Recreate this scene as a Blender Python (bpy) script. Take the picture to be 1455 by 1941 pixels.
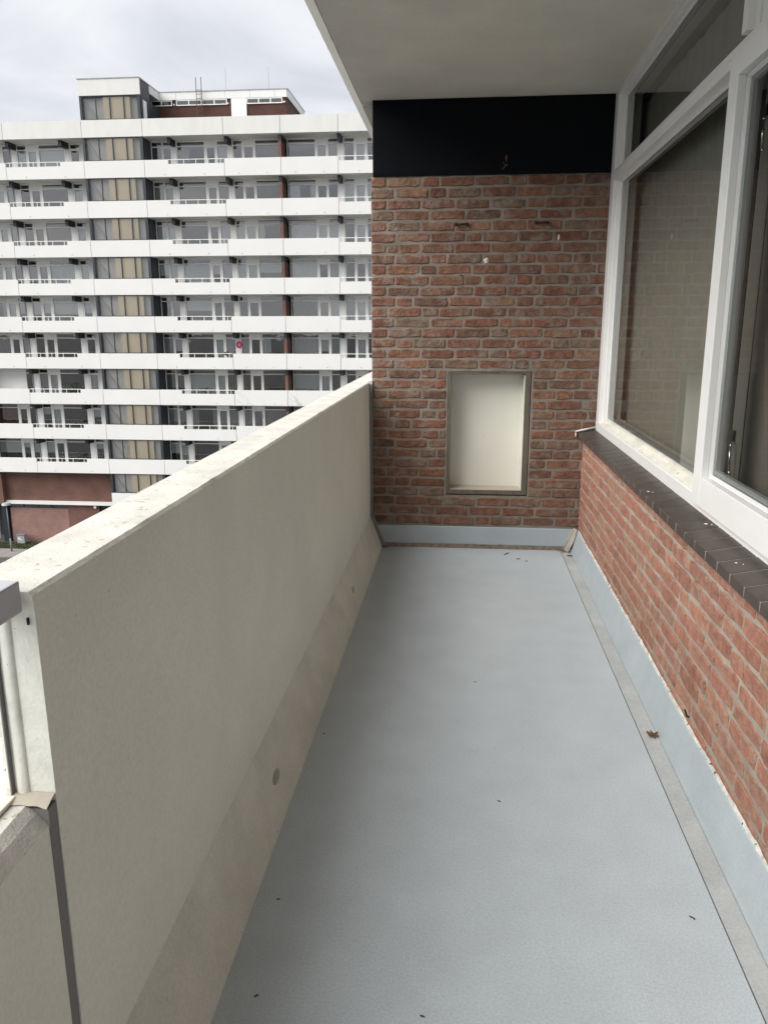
import bpy, bmesh, math, random
from mathutils import Vector, Matrix, noise as mnoise

# ------------------------------------------------------------------ reset
for o in list(bpy.data.objects): bpy.data.objects.remove(o)
scene = bpy.context.scene
COL = scene.collection
R = math.radians
random.seed(7)

# ------------------------------------------------------------------ camera
PITCH, YAW, ROLL, FPX = 0.234057, 0.0966375, -0.0013015, 1486.1
fwd = Vector((-math.sin(YAW)*math.cos(PITCH), math.cos(YAW)*math.cos(PITCH), -math.sin(PITCH)))
rgt = Vector((math.cos(YAW), math.sin(YAW), 0)); upv = rgt.cross(fwd)
r2 = math.cos(ROLL)*rgt + math.sin(ROLL)*upv; u2 = -math.sin(ROLL)*rgt + math.cos(ROLL)*upv
cam_data = bpy.data.cameras.new('camera'); cam = bpy.data.objects.new('camera', cam_data); COL.objects.link(cam)
cam_data.sensor_fit = 'VERTICAL'; cam_data.sensor_height = 36.0; cam_data.lens = 36.0*FPX/1941
cam_data.clip_start = 0.05; cam_data.clip_end = 6000
m = Matrix((r2, u2, -fwd)).transposed().to_4x4(); m.translation = Vector((0, 0, 1.42)); cam.matrix_world = m
scene.camera = cam

# ------------------------------------------------------------------ sky, sun, exposure
SUN_DIR = Vector((-0.62, -0.33, 0.71)).normalized()          # towards the sun, behind the clouds
world = bpy.data.worlds.new('World'); scene.world = world; world.use_nodes = True
wn = world.node_tree; wn.nodes.clear(); WL = wn.links.new
def W(t): return wn.nodes.new(t)
out = W('ShaderNodeOutputWorld'); bg = W('ShaderNodeBackground'); WL(bg.outputs[0], out.inputs[0])
sky = W('ShaderNodeTexSky'); sky.sky_type = 'NISHITA'; sky.sun_disc = False
sky.sun_elevation = math.asin(SUN_DIR.z); sky.sun_rotation = math.atan2(SUN_DIR.x, SUN_DIR.y)
scl = W('ShaderNodeVectorMath'); scl.operation = 'SCALE'; scl.inputs['Scale'].default_value = 0.10; WL(sky.outputs[0], scl.inputs[0])
tc = W('ShaderNodeTexCoord'); sep = W('ShaderNodeSeparateXYZ'); WL(tc.outputs['Generated'], sep.inputs[0])
mz = W('ShaderNodeMath'); mz.operation = 'MAXIMUM'; mz.inputs[1].default_value = 0.0; WL(sep.outputs['Z'], mz.inputs[0])
az = W('ShaderNodeMath'); az.operation = 'ADD'; az.inputs[1].default_value = 0.22; WL(mz.outputs[0], az.inputs[0])
dx = W('ShaderNodeMath'); dx.operation = 'DIVIDE'; WL(sep.outputs['X'], dx.inputs[0]); WL(az.outputs[0], dx.inputs[1])
dy = W('ShaderNodeMath'); dy.operation = 'DIVIDE'; WL(sep.outputs['Y'], dy.inputs[0]); WL(az.outputs[0], dy.inputs[1])
cmb = W('ShaderNodeCombineXYZ'); WL(dx.outputs[0], cmb.inputs[0]); WL(dy.outputs[0], cmb.inputs[1])
cn = W('ShaderNodeTexNoise'); cn.inputs['Scale'].default_value = 2.3; cn.inputs['Detail'].default_value = 6; cn.inputs['Roughness'].default_value = 0.52
cn.inputs['Distortion'].default_value = 0.4; WL(cmb.outputs[0], cn.inputs['Vector'])
cr = W('ShaderNodeValToRGB'); WL(cn.outputs[0], cr.inputs[0])
cr.color_ramp.elements[0].position = 0.36; cr.color_ramp.elements[0].color = (0.565, 0.585, 0.635, 1)
cr.color_ramp.elements[1].position = 0.66; cr.color_ramp.elements[1].color = (0.76, 0.768, 0.785, 1)
mx = W('ShaderNodeMix'); mx.data_type = 'RGBA'; mx.inputs['Factor'].default_value = 0.93
WL(scl.outputs[0], mx.inputs['A']); WL(cr.outputs[0], mx.inputs['B']); WL(mx.outputs['Result'], bg.inputs[0])
bg.inputs[1].default_value = 0.315
sd = bpy.data.lights.new('sun', 'SUN'); sd.energy = 1.5; sd.angle = R(60); sd.color = (1.0, 0.97, 0.92)
so = bpy.data.objects.new('sun', sd); COL.objects.link(so); so.rotation_euler = (-SUN_DIR).to_track_quat('-Z', 'Y').to_euler(); so.location = (-20, -20, 40)
scene.view_settings.view_transform = 'Standard'; scene.view_settings.look = 'None'
scene.view_settings.exposure = 2.02; scene.view_settings.gamma = 1.0; scene.view_settings.use_curve_mapping = False
scene.render.engine = 'CYCLES'
scene.cycles.max_bounces = 9; scene.cycles.diffuse_bounces = 5; scene.cycles.transparent_max_bounces = 12; scene.cycles.glossy_bounces = 4

# ------------------------------------------------------------------ materials
def material(name, color, rough=0.6, var=None, vscale=3.0, vdet=5, bump=0.0, bscale=200.0, bump2=0.0, b2scale=12.0,
             spots=None, spot_scale=60.0, spot_thr=0.72, spot_stretch=(1, 1, 1), spec=0.5, perobj=None, vstretch=(1, 1, 1),
             bdist=0.002, rvar=0.0, metallic=0.0, smear=None, smear_thr=0.6, smear_scale=18.0, grain=0.0, gscale=160.0):
    mt = bpy.data.materials.new(name); mt.use_nodes = True
    nt = mt.node_tree; L = nt.links.new; b = nt.nodes['Principled BSDF']; N = nt.nodes.new
    b.inputs['Roughness'].default_value = rough; b.inputs['Specular IOR Level'].default_value = spec; b.inputs['Metallic'].default_value = metallic
    geo = N('ShaderNodeNewGeometry'); pos = geo.outputs['Position']
    oi = N('ShaderNodeObjectInfo')
    if perobj:
        k = N('ShaderNodeVectorMath'); k.operation = 'SCALE'; k.inputs[0].default_value = (13.7, 7.1, 21.3); L(oi.outputs['Random'], k.inputs['Scale'])
        ad = N('ShaderNodeVectorMath'); ad.operation = 'ADD'; L(pos, ad.inputs[0]); L(k.outputs[0], ad.inputs[1]); pos = ad.outputs[0]
    def tex(scale, det, stretch=(1, 1, 1), rgh=0.55):
        mp = N('ShaderNodeMapping'); mp.inputs['Scale'].default_value = stretch; L(pos, mp.inputs[0])
        t = N('ShaderNodeTexNoise'); t.inputs['Scale'].default_value = scale; t.inputs['Detail'].default_value = det; t.inputs['Roughness'].default_value = rgh
        L(mp.outputs[0], t.inputs['Vector']); return t.outputs[0]
    def ramp(src, p0, c0, p1, c1):
        r = N('ShaderNodeValToRGB'); L(src, r.inputs[0]); e = r.color_ramp.elements
        e[0].position = p0; e[0].color = (*c0, 1); e[1].position = p1; e[1].color = (*c1, 1); return r
    c4 = None
    if perobj:
        rp = N('ShaderNodeValToRGB'); L(oi.outputs['Random'], rp.inputs[0]); e = rp.color_ramp.elements
        rp.color_ramp.interpolation = 'LINEAR'
        n = len(perobj)
        e[0].position = 0; e[0].color = (*perobj[0], 1); e[1].position = 1; e[1].color = (*perobj[-1], 1)
        for i in range(1, n-1):
            q = e.new(i/(n-1)); q.color = (*perobj[i], 1)
        c4 = rp.outputs[0]
    if var:
        v = ramp(tex(vscale, vdet, vstretch), 0.32, (1-var, 1-var, 1-var), 0.68, (1+var*0.6, 1+var*0.6, 1+var*0.6))
        mm = N('ShaderNodeMix'); mm.data_type = 'RGBA'; mm.blend_type = 'MULTIPLY'; mm.inputs['Factor'].default_value = 1
        if c4 is not None: L(c4, mm.inputs['A'])
        else: mm.inputs['A'].default_value = (*color, 1)
        L(v.outputs[0], mm.inputs['B']); c4 = mm.outputs['Result']
    if grain:
        gr_ = ramp(tex(gscale, 2, (1, 1, 1), 0.8), 0.34, (1-grain, 1-grain, 1-grain), 0.66, (1+grain, 1+grain, 1+grain))
        mm = N('ShaderNodeMix'); mm.data_type = 'RGBA'; mm.blend_type = 'MULTIPLY'; mm.inputs['Factor'].default_value = 1
        if c4 is not None: L(c4, mm.inputs['A'])
        else: mm.inputs['A'].default_value = (*color, 1)
        L(gr_.outputs[0], mm.inputs['B']); c4 = mm.outputs['Result']
    if smear:
        sm = ramp(tex(smear_scale, 8, (1, 1, 1), 0.7), smear_thr, (0, 0, 0), smear_thr+0.16, (0.85, 0.85, 0.85))
        mm = N('ShaderNodeMix'); mm.data_type = 'RGBA'; L(sm.outputs[0], mm.inputs['Factor'])
        if c4 is not None: L(c4, mm.inputs['A'])
        else: mm.inputs['A'].default_value = (*color, 1)
        mm.inputs['B'].default_value = (*smear, 1); c4 = mm.outputs['Result']
    if spots:
        sp = ramp(tex(spot_scale, 3, spot_stretch), spot_thr, (0, 0, 0), spot_thr+0.05, (1, 1, 1))
        mm = N('ShaderNodeMix'); mm.data_type = 'RGBA'; L(sp.outputs[0], mm.inputs['Factor'])
        if c4 is not None: L(c4, mm.inputs['A'])
        else: mm.inputs['A'].default_value = (*color, 1)
        mm.inputs['B'].default_value = (*spots, 1); c4 = mm.outputs['Result']
    if c4 is None: b.inputs['Base Color'].default_value = (*color, 1)
    else: L(c4, b.inputs['Base Color'])
    if rvar:
        rr = N('ShaderNodeMapRange'); L(tex(vscale*2.3, 4), rr.inputs[0]); rr.inputs[1].default_value = 0.3; rr.inputs[2].default_value = 0.7
        rr.inputs[3].default_value = rough-rvar; rr.inputs[4].default_value = rough+rvar; L(rr.outputs[0], b.inputs['Roughness'])
    nrm = None
    for st, sc, ds, dt in ((bump2, b2scale, 0.01, 3), (bump, bscale, bdist, 4)):
        if st:
            bp = N('ShaderNodeBump'); bp.inputs['Strength'].default_value = st; bp.inputs['Distance'].default_value = ds
            L(tex(sc, dt), bp.inputs['Height'])
            if nrm is not None: L(nrm, bp.inputs['Normal'])
            nrm = bp.outputs[0]
    if nrm is not None: L(nrm, b.inputs['Normal'])
    return mt

def glass(name, tint, base=0.0, mult=1.6, wob=0.0, wscale=1.5, rough=0.0):
    mt = bpy.data.materials.new(name); mt.use_nodes = True; nt = mt.node_tree; nt.nodes.clear(); N = nt.nodes.new; L = nt.links.new
    o = N('ShaderNodeOutputMaterial'); mix = N('ShaderNodeMixShader'); tr = N('ShaderNodeBsdfTransparent'); gl = N('ShaderNodeBsdfGlossy')
    tr.inputs[0].default_value = (*tint, 1); gl.inputs['Roughness'].default_value = rough
    fr = N('ShaderNodeFresnel'); fr.inputs[0].default_value = 1.5
    ma = N('ShaderNodeMath'); ma.operation = 'MULTIPLY_ADD'; ma.use_clamp = True; ma.inputs[1].default_value = mult; ma.inputs[2].default_value = base
    L(fr.outputs[0], ma.inputs[0]); L(ma.outputs[0], mix.inputs[0]); L(tr.outputs[0], mix.inputs[1]); L(gl.outputs[0], mix.inputs[2]); L(mix.outputs[0], o.inputs[0])
    if wob:
        g = N('ShaderNodeNewGeometry'); oi = N('ShaderNodeObjectInfo'); k = N('ShaderNodeVectorMath'); k.operation = 'SCALE'
        k.inputs[0].default_value = (9, 17, 5); L(oi.outputs['Random'], k.inputs['Scale'])
        ad = N('ShaderNodeVectorMath'); ad.operation = 'ADD'; L(g.outputs['Position'], ad.inputs[0]); L(k.outputs[0], ad.inputs[1])
        t = N('ShaderNodeTexNoise'); t.inputs['Scale'].default_value = wscale; t.inputs['Detail'].default_value = 2; L(ad.outputs[0], t.inputs['Vector'])
        bp = N('ShaderNodeBump'); bp.inputs['Strength'].default_value = wob; bp.inputs['Distance'].default_value = 0.02; L(t.outputs[0], bp.inputs['Height'])
        L(bp.outputs[0], gl.inputs['Normal'])
    return mt

def brick_far(name, c1, c2, mort, scale=1.0):
    mt = bpy.data.materials.new(name); mt.use_nodes = True; nt = mt.node_tree; N = nt.nodes.new; L = nt.links.new; b = nt.nodes['Principled BSDF']
    g = N('ShaderNodeNewGeometry'); s = N('ShaderNodeSeparateXYZ'); L(g.outputs['Position'], s.inputs[0])
    ax = N('ShaderNodeMath'); ax.operation = 'ADD'; L(s.outputs[0], ax.inputs[0]); L(s.outputs[1], ax.inputs[1])
    cm = N('ShaderNodeCombineXYZ'); L(ax.outputs[0], cm.inputs[0]); L(s.outputs[2], cm.inputs[1])
    br = N('ShaderNodeTexBrick'); L(cm.outputs[0], br.inputs[0]); br.inputs['Scale'].default_value = scale
    br.inputs['Brick Width'].default_value = 0.22; br.inputs['Row Height'].default_value = 0.0625; br.inputs['Mortar Size'].default_value = 0.008
    br.inputs['Color1'].default_value = (*c1, 1); br.inputs['Color2'].default_value = (*c2, 1); br.inputs['Mortar'].default_value = (*mort, 1)
    t = N('ShaderNodeTexNoise'); t.inputs['Scale'].default_value = 0.8; t.inputs['Detail'].default_value = 5; L(g.outputs['Position'], t.inputs['Vector'])
    r = N('ShaderNodeValToRGB'); L(t.outputs[0], r.inputs[0]); r.color_ramp.elements[0].position = .3; r.color_ramp.elements[0].color = (.75, .75, .75, 1); r.color_ramp.elements[1].position = .7; r.color_ramp.elements[1].color = (1.15, 1.15, 1.15, 1)
    mm = N('ShaderNodeMix'); mm.data_type = 'RGBA'; mm.blend_type = 'MULTIPLY'; mm.inputs['Factor'].default_value = 1; L(br.outputs[0], mm.inputs['A']); L(r.outputs[0], mm.inputs['B'])
    L(mm.outputs['Result'], b.inputs['Base Color']); b.inputs['Roughness'].default_value = .85
    return mt

M = {}
M['floor'] = material('floor_coating', (0.49, 0.545, 0.585), 0.33, var=0.055, vscale=5.5, vdet=12, bump=0.65, bscale=95, bump2=0.05, b2scale=7, rvar=0.03, grain=0.11, gscale=170, smear=(0.40, 0.43, 0.445), smear_thr=0.62, smear_scale=3.2, spots=(0.25, 0.27, 0.28), spot_scale=85, spot_thr=0.735, bdist=0.0012)
M['gutter'] = material('gutter_coating', (0.455, 0.47, 0.468), 0.5, grain=0.10, var=0.14, vscale=6, bump=0.25, bscale=180, spots=(0.16, 0.14, 0.12), spot_scale=120, spot_thr=0.73)
M['upstand'] = material('upstand_coating', (0.415, 0.47, 0.50), 0.42, grain=0.07, var=0.10, vscale=4, vdet=8, bump=0.2, bscale=150, bump2=0.12, b2scale=14, spots=(0.2, 0.22, 0.22), spot_scale=110, spot_thr=0.745)
M['parapet'] = material('parapet_paint', (0.80, 0.81, 0.715), 0.62, grain=0.05, gscale=120, var=0.06, vscale=2.6, vdet=9, bump=0.16, bscale=330, bump2=0.06, b2scale=7, spots=(0.38, 0.36, 0.31), spot_scale=52, spot_thr=0.74)
M['parapet_top'] = material('parapet_top_paint', (0.575, 0.56, 0.515), 0.75, var=0.16, vscale=11, vdet=9, bump=0.5, bscale=240, bump2=0.2, b2scale=30, spots=(0.34, 0.31, 0.23), spot_scale=55, spot_thr=0.635)
M['parapet_end'] = material('parapet_end_paint', (0.78, 0.785, 0.72), 0.6, var=0.10, vscale=30, vdet=7, bump=0.5, bscale=150, bump2=0.25, b2scale=22, smear=(0.16, 0.155, 0.09), smear_thr=0.63, smear_scale=14, spots=(0.2, 0.19, 0.17), spot_scale=70, spot_thr=0.70)
M['splay'] = material('splay_paint', (0.70, 0.71, 0.63), 0.6, grain=0.07, gscale=120, var=0.12, vscale=5, bump=0.2, bscale=260, spots=(0.30, 0.25, 0.20), spot_scale=38, spot_thr=0.735)
M['caulk'] = material('grey_joint', (0.20, 0.197, 0.195), 0.6, var=0.06, vscale=9)
M['ceiling'] = material('ceiling_paint', (0.79, 0.775, 0.685), 0.75, grain=0.04, gscale=110, var=0.09, vscale=2.2, vdet=9, bump=0.12, bscale=220, bump2=0.05, b2scale=5)
M['beam'] = material('beam_paint', (0.0035, 0.0045, 0.007), 0.8, var=0.2, vscale=4, bump=0.25, bscale=160, bump2=0.1, b2scale=12, spec=0.12)
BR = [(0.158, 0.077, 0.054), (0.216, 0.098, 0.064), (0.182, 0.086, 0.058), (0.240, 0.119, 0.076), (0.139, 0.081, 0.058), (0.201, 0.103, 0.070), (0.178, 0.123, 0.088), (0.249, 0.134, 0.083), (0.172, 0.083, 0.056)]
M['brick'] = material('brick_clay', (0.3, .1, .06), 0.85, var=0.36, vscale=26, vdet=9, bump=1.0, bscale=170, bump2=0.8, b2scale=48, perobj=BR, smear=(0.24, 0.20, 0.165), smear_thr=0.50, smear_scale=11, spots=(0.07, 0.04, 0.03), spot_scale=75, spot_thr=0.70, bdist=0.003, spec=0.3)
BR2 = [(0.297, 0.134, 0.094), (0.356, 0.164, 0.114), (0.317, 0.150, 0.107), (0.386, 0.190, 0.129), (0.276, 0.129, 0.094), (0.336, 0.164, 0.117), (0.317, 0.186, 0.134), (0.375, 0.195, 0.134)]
M['brick_light'] = material('brick_clay_lit', (0.3, .1, .06), 0.85, var=0.24, vscale=28, vdet=9, bump=1.0, bscale=170, bump2=0.8, b2scale=48, perobj=BR2, smear=(0.36, 0.28, 0.225), smear_thr=0.55, smear_scale=11, spots=(0.5, 0.4, 0.3), spot_scale=95, spot_thr=0.72, bdist=0.003, spec=0.3)  # same brick as the end wall, with its stronger daylight put into the colour
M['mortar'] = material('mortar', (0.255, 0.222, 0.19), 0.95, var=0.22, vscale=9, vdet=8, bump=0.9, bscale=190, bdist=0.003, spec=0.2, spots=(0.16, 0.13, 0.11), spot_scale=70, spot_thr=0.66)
M['mortar_light'] = material('mortar_lit', (0.345, 0.305, 0.258), 0.95, var=0.2, vscale=9, vdet=8, bump=0.9, bscale=190, bdist=0.003, spec=0.2)  # brighter copy of the mortar, daylight on the low wall included in the colour
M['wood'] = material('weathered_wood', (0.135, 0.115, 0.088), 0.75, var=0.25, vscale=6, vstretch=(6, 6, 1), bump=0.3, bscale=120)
M['panel'] = material('hatch_panel', (0.78, 0.77, 0.69), 0.45, var=0.04, vscale=3, spots=(0.5, 0.45, 0.36), spot_scale=42, spot_thr=0.74)
M['reveal'] = material('hatch_reveal', (0.46, 0.41, 0.34), 0.5, var=0.12, vscale=9)
M['frame'] = material('window_paint', (0.82, 0.82, 0.80), 0.32, var=0.03, vscale=5, bump=0.02, bscale=60)
M['frame_dirty'] = material('window_sill_paint_dirty', (0.74, 0.72, 0.64), 0.5, var=0.16, vscale=26, vdet=8, vstretch=(1, .35, 1), spots=(0.46, 0.40, 0.30), spot_scale=30, spot_thr=0.66)
M['spacer'] = material('glazing_spacer', (0.36, 0.37, 0.38), 0.4)
M['tile'] = material('glazed_sill_tile', (0.064, 0.049, 0.041), 0.42, var=0.14, vscale=22, vstretch=(.3, 1, 1), bump=0.15, bscale=90, perobj=[(0.058, 0.045, 0.038), (0.070, 0.054, 0.046), (0.063, 0.049, 0.041), (0.076, 0.059, 0.050)], spots=(0.7, 0.68, 0.62), spot_scale=48, spot_thr=0.80)
M['tile_joint'] = material('tile_joint', (0.27, 0.235, 0.205), 0.9, var=0.15, vscale=20)
M['sealant'] = material('old_sealant', (0.66, 0.655, 0.61), 0.7, var=0.3, vscale=40, vdet=6, spots=(0.10, 0.09, 0.07), spot_scale=42, spot_thr=0.60)
M['dirt'] = material('dirt', (0.16, 0.12, 0.085), 0.95, var=0.4, vscale=45, vdet=6, bump=0.6, bscale=130)
M['dirt_seam'] = material('dirt_seam', (0.24, 0.195, 0.155), 0.9, var=0.4, vscale=30, vdet=6)
M['beige'] = material('beige_seal', (0.40, 0.36, 0.31), 0.6, var=0.15, vscale=18)
M['rail'] = material('rail_metal', (0.45, 0.46, 0.49), 0.38, var=0.05, vscale=8, metallic=0.15)
M['frost'] = bpy.data.materials.new('frosted_glass'); M['frost'].use_nodes = True
_n = M['frost'].node_tree; _b = _n.nodes['Principled BSDF']; _b.inputs['Base Color'].default_value = (0.80, 0.84, 0.87, 1); _b.inputs['Roughness'].default_value = 0.3
_t = _n.nodes.new('ShaderNodeBsdfTranslucent'); _t.inputs[0].default_value = (0.93, 0.96, 0.98, 1); _m = _n.nodes.new('ShaderNodeMixShader'); _m.inputs[0].default_value = 0.92
_n.links.new(_b.outputs[0], _m.inputs[1]); _n.links.new(_t.outputs[0], _m.inputs[2]); _p = _n.nodes.new('ShaderNodeBsdfTransparent'); _m2 = _n.nodes.new('ShaderNodeMixShader'); _m2.inputs[0].default_value = 0.65; _n.links.new(_m.outputs[0], _m2.inputs[1]); _n.links.new(_p.outputs[0], _m2.inputs[2]); _n.links.new(_m2.outputs[0], _n.nodes['Material Output'].inputs[0])
M['rust'] = material('rusty_iron', (0.022, 0.012, 0.010), 0.8, var=0.4, vscale=60)
M['plaster'] = material('filler_plug', (0.62, 0.58, 0.54), 0.8, var=0.1, vscale=60)
M['leaf'] = material('dry_leaf', (0.14, 0.065, 0.03), 0.8, var=0.4, vscale=60)
M['twig'] = material('twig', (0.05, 0.045, 0.04), 0.85, var=0.3, vscale=60)
M['chrome'] = material('chrome', (0.75, 0.74, 0.72), 0.2, metallic=1.0)
M['black'] = material('black_plastic_and_gap', (0.012, 0.012, 0.013), 0.4)
M['door_in'] = material('interior_door_paint', (0.20, 0.185, 0.16), 0.6, var=0.06, vscale=3)
M['door_edge'] = material('interior_door_edge', (0.17, 0.14, 0.12), 0.6, var=0.06, vscale=3)
M['room'] = material('room_plaster', (0.30, 0.28, 0.25), 0.9, var=0.05, vscale=2)
M['curtain'] = material('greige_curtain', (0.42, 0.40, 0.345), 0.9, var=0.05, vscale=4)
M['glass_sash'] = glass('casement_glass', (0.86, 0.88, 0.86), 0.0, 0.6)
M['glass'] = glass('window_glass', (0.84, 0.86, 0.84), 0.0, 1.25, wob=0.012, wscale=2.0)
# opposite block
M['white'] = material('facade_white', (0.76, 0.757, 0.735), 0.7, var=0.03, vscale=0.5, vdet=5)
M['white_roof'] = material('facade_white_stained', (0.72, 0.717, 0.688), 0.75, var=0.05, vscale=1.0, vdet=7, vstretch=(1.6, 1, 0.4))
M['joint'] = material('panel_joint', (0.22, 0.21, 0.20), 0.9)
M['wallw'] = material('recess_white', (0.85, 0.85, 0.83), 0.7, var=0.04, vscale=1)
M['soffit'] = material('soffit_paint', (0.66, 0.655, 0.61), 0.8, var=0.06, vscale=0.8)
M['navy'] = material('dark_navy', (0.030, 0.036, 0.046), 0.5, var=0.15, vscale=1.5)
M['finb'] = material('fin_black', (0.016, 0.018, 0.023), 0.6, var=0.2, vscale=1.5)
M['pframe'] = material('facade_frame', (0.87, 0.87, 0.85), 0.4)
M['fglass'] = glass('far_glass', (0.86, 0.89, 0.89), 0.20, 1.2, wob=0.35, wscale=0.9)
M['tglass'] = glass('tower_glass', (0.96, 0.965, 0.96), 0.03, 0.8, wob=0.1, wscale=0.8)
CUR = {'sheer': material('sheer_curtain', (0.74, 0.75, 0.74), 0.9), 'grey': material('grey_curtain', (0.45, 0.45, 0.46), 0.9), 'white': material('white_blind', (0.74, 0.75, 0.74), 0.8),
       'beige': material('beige_blind', (0.46, 0.38, 0.31), 0.9), 'red': material('dark_red_curtain', (0.11, 0.035, 0.03), 0.9), 'purple': material('mauve_curtain', (0.22, 0.17, 0.22), 0.9), 'olive': material('olive_curtain', (0.20, 0.20, 0.15), 0.9)}
M['cream'] = material('stair_cream', (0.90, 0.79, 0.62), 0.8, var=0.04, vscale=0.6)
M['stairgrey'] = material('stair_grey', (0.84, 0.83, 0.80), 0.85, var=0.08, vscale=0.8)
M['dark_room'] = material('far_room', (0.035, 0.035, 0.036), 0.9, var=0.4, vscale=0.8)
M['brickf'] = brick_far('far_brick', (0.175, 0.078, 0.058), (0.145, 0.066, 0.050), (0.16, 0.105, 0.088))
M['brickp'] = brick_far('far_brick_pink', (0.285, 0.155, 0.13), (0.245, 0.125, 0.105), (0.26, 0.19, 0.165))
M['brickd'] = brick_far('far_brick_dark', (0.095, 0.034, 0.024), (0.075, 0.028, 0.02), (0.08, 0.045, 0.036))
M['asphalt'] = material('asphalt', (0.055, 0.056, 0.058), 0.9, var=0.2, vscale=0.4, bump=0.4, bscale=40)
M['paving'] = material('paving', (0.20, 0.19, 0.175), 0.9, var=0.15, vscale=1.2)
M['grassm'] = material('grass_blades', (0.045, 0.06, 0.022), 0.9, var=0.3, vscale=3)
M['soil'] = material('grass_soil', (0.075, 0.075, 0.035), 0.95, var=0.3, vscale=1.4)
M['steel'] = material('galvanised_steel', (0.33, 0.34, 0.35), 0.5, var=0.1, vscale=3)
M['lampmetal'] = material('lamp_metal', (0.16, 0.165, 0.17), 0.5)
M['bark'] = material('bare_bark', (0.13, 0.11, 0.095), 0.9, var=0.2, vscale=5)
M['rustl'] = material('ladder_rust', (0.11, 0.06, 0.045), 0.8)
M['pink'] = material('pink_fabric', (0.62, 0.06, 0.16), 0.8)

# ------------------------------------------------------------------ object helpers
WO = {}
def org(p): return WO.get(p, Vector((0, 0, 0))) if p else Vector((0, 0, 0))
def link(o, parent=None, world=None):
    COL.objects.link(o)
    if parent: o.parent = parent
    w = Vector(world) if world is not None else Vector((0, 0, 0))
    o.location = w - org(parent); WO[o] = w
    return o
def tag(o, label=None, cat=None, group=None, kind=None):
    if label: o['label'] = label
    if cat: o['category'] = cat
    if group: o['group'] = group
    if kind: o['kind'] = kind
    return o
def thing(name, loc, label, cat, group=None):
    o = bpy.data.objects.new(name, None); o.empty_display_size = 0.2; link(o, None, loc); return tag(o, label, cat, group)
def from_bm(name, bm, mat, parent=None, world=None, smooth=False, recalc=True):
    """bm holds world coordinates; the object's origin is put at the middle of its base"""
    if recalc: bmesh.ops.recalc_face_normals(bm, faces=bm.faces)
    vs = [v.co for v in bm.verts]
    if world is None:
        mn = Vector([min(v[i] for v in vs) for i in range(3)]); mxx = Vector([max(v[i] for v in vs) for i in range(3)])
        world = Vector(((mn.x+mxx.x)/2, (mn.y+mxx.y)/2, mn.z))
    bmesh.ops.translate(bm, verts=bm.verts, vec=-Vector(world))
    me = bpy.data.meshes.new(name); bm.to_mesh(me); bm.free()
    for mt in (mat if isinstance(mat, (list, tuple)) else [mat]): me.materials.append(mt)
    if smooth:
        for p in me.polygons: p.use_smooth = True
    return link(bpy.data.objects.new(name, me), parent, world)
def add_box(bm, x0, x1, y0, y1, z0, z1, mi=0):
    v = [bm.verts.new(c) for c in ((x0, y0, z0), (x1, y0, z0), (x1, y1, z0), (x0, y1, z0), (x0, y0, z1), (x1, y0, z1), (x1, y1, z1), (x0, y1, z1))]
    for f in ((0, 3, 2, 1), (4, 5, 6, 7), (0, 1, 5, 4), (1, 2, 6, 5), (2, 3, 7, 6), (3, 0, 4, 7)):
        fc = bm.faces.new([v[i] for i in f]); fc.material_index = mi
UNIT = {}
def cube(name, x0, x1, y0, y1, z0, z1, mat, parent=None, bevel=0.0):
    if bevel:
        bm = bmesh.new(); add_box(bm, x0, x1, y0, y1, z0, z1)
        bmesh.ops.bevel(bm, geom=list(bm.edges), offset=bevel, segments=2, profile=0.6, affect='EDGES')
        return from_bm(name, bm, mat, parent)
    if mat.name not in UNIT:
        bm = bmesh.new(); add_box(bm, -.5, .5, -.5, .5, 0, 1); bmesh.ops.recalc_face_normals(bm, faces=bm.faces)
        me = bpy.data.meshes.new('unit_box'); bm.to_mesh(me); bm.free(); me.materials.append(mat); UNIT[mat.name] = me
    o = link(bpy.data.objects.new(name, UNIT[mat.name]), parent, ((x0+x1)/2, (y0+y1)/2, z0))
    o.scale = (x1-x0, y1-y0, z1-z0)
    if parent and parent.type == 'MESH':
        pass
    return o
def meshbox(name, x0, x1, y0, y1, z0, z1, mat, parent=None):
    bm = bmesh.new(); add_box(bm, x0, x1, y0, y1, z0, z1); return from_bm(name, bm, mat, parent)
def tube(bm, a, b, r0, r1, n=6):
    a = Vector(a); b = Vector(b); d = (b-a)
    if d.length < 1e-6: return
    d.normalize(); s = d.orthogonal().normalized(); t = d.cross(s)
    ra = [bm.verts.new(a+(s*math.cos(2*math.pi*i/n)+t*math.sin(2*math.pi*i/n))*r0) for i in range(n)]
    rb = [bm.verts.new(b+(s*math.cos(2*math.pi*i/n)+t*math.sin(2*math.pi*i/n))*r1) for i in range(n)]
    for i in range(n): bm.faces.new((ra[i], ra[(i+1) % n], rb[(i+1) % n], rb[i]))
    bm.faces.new(ra[::-1]); bm.faces.new(rb)
def nz(x, y=0.0, z=0.0): return mnoise.noise(Vector((x, y, z)))

# ================================================================== OUR BALCONY
D = 4.976          # brick end wall
XL, XW, XB = -0.558, 0.840, 0.765   # end wall left edge, window frame face, low brick wall face
ZC = 2.695

# ---- floor
bm = bmesh.new()
add_box(bm, -0.70, 0.6605, -4.0, D-0.012, -0.16, 0.0)
floor = from_bm('balcony_floor', bm, M['floor']); tag(floor, kind='structure')
meshbox('gutter_strip', 0.6655, 0.722, -4.0, D-0.012, -0.10, -0.003, M['gutter'], floor)
meshbox('floor_gap_bed', 0.660, 0.760, -4.0, D, -0.16, -0.101, M['caulk'], floor)
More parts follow.
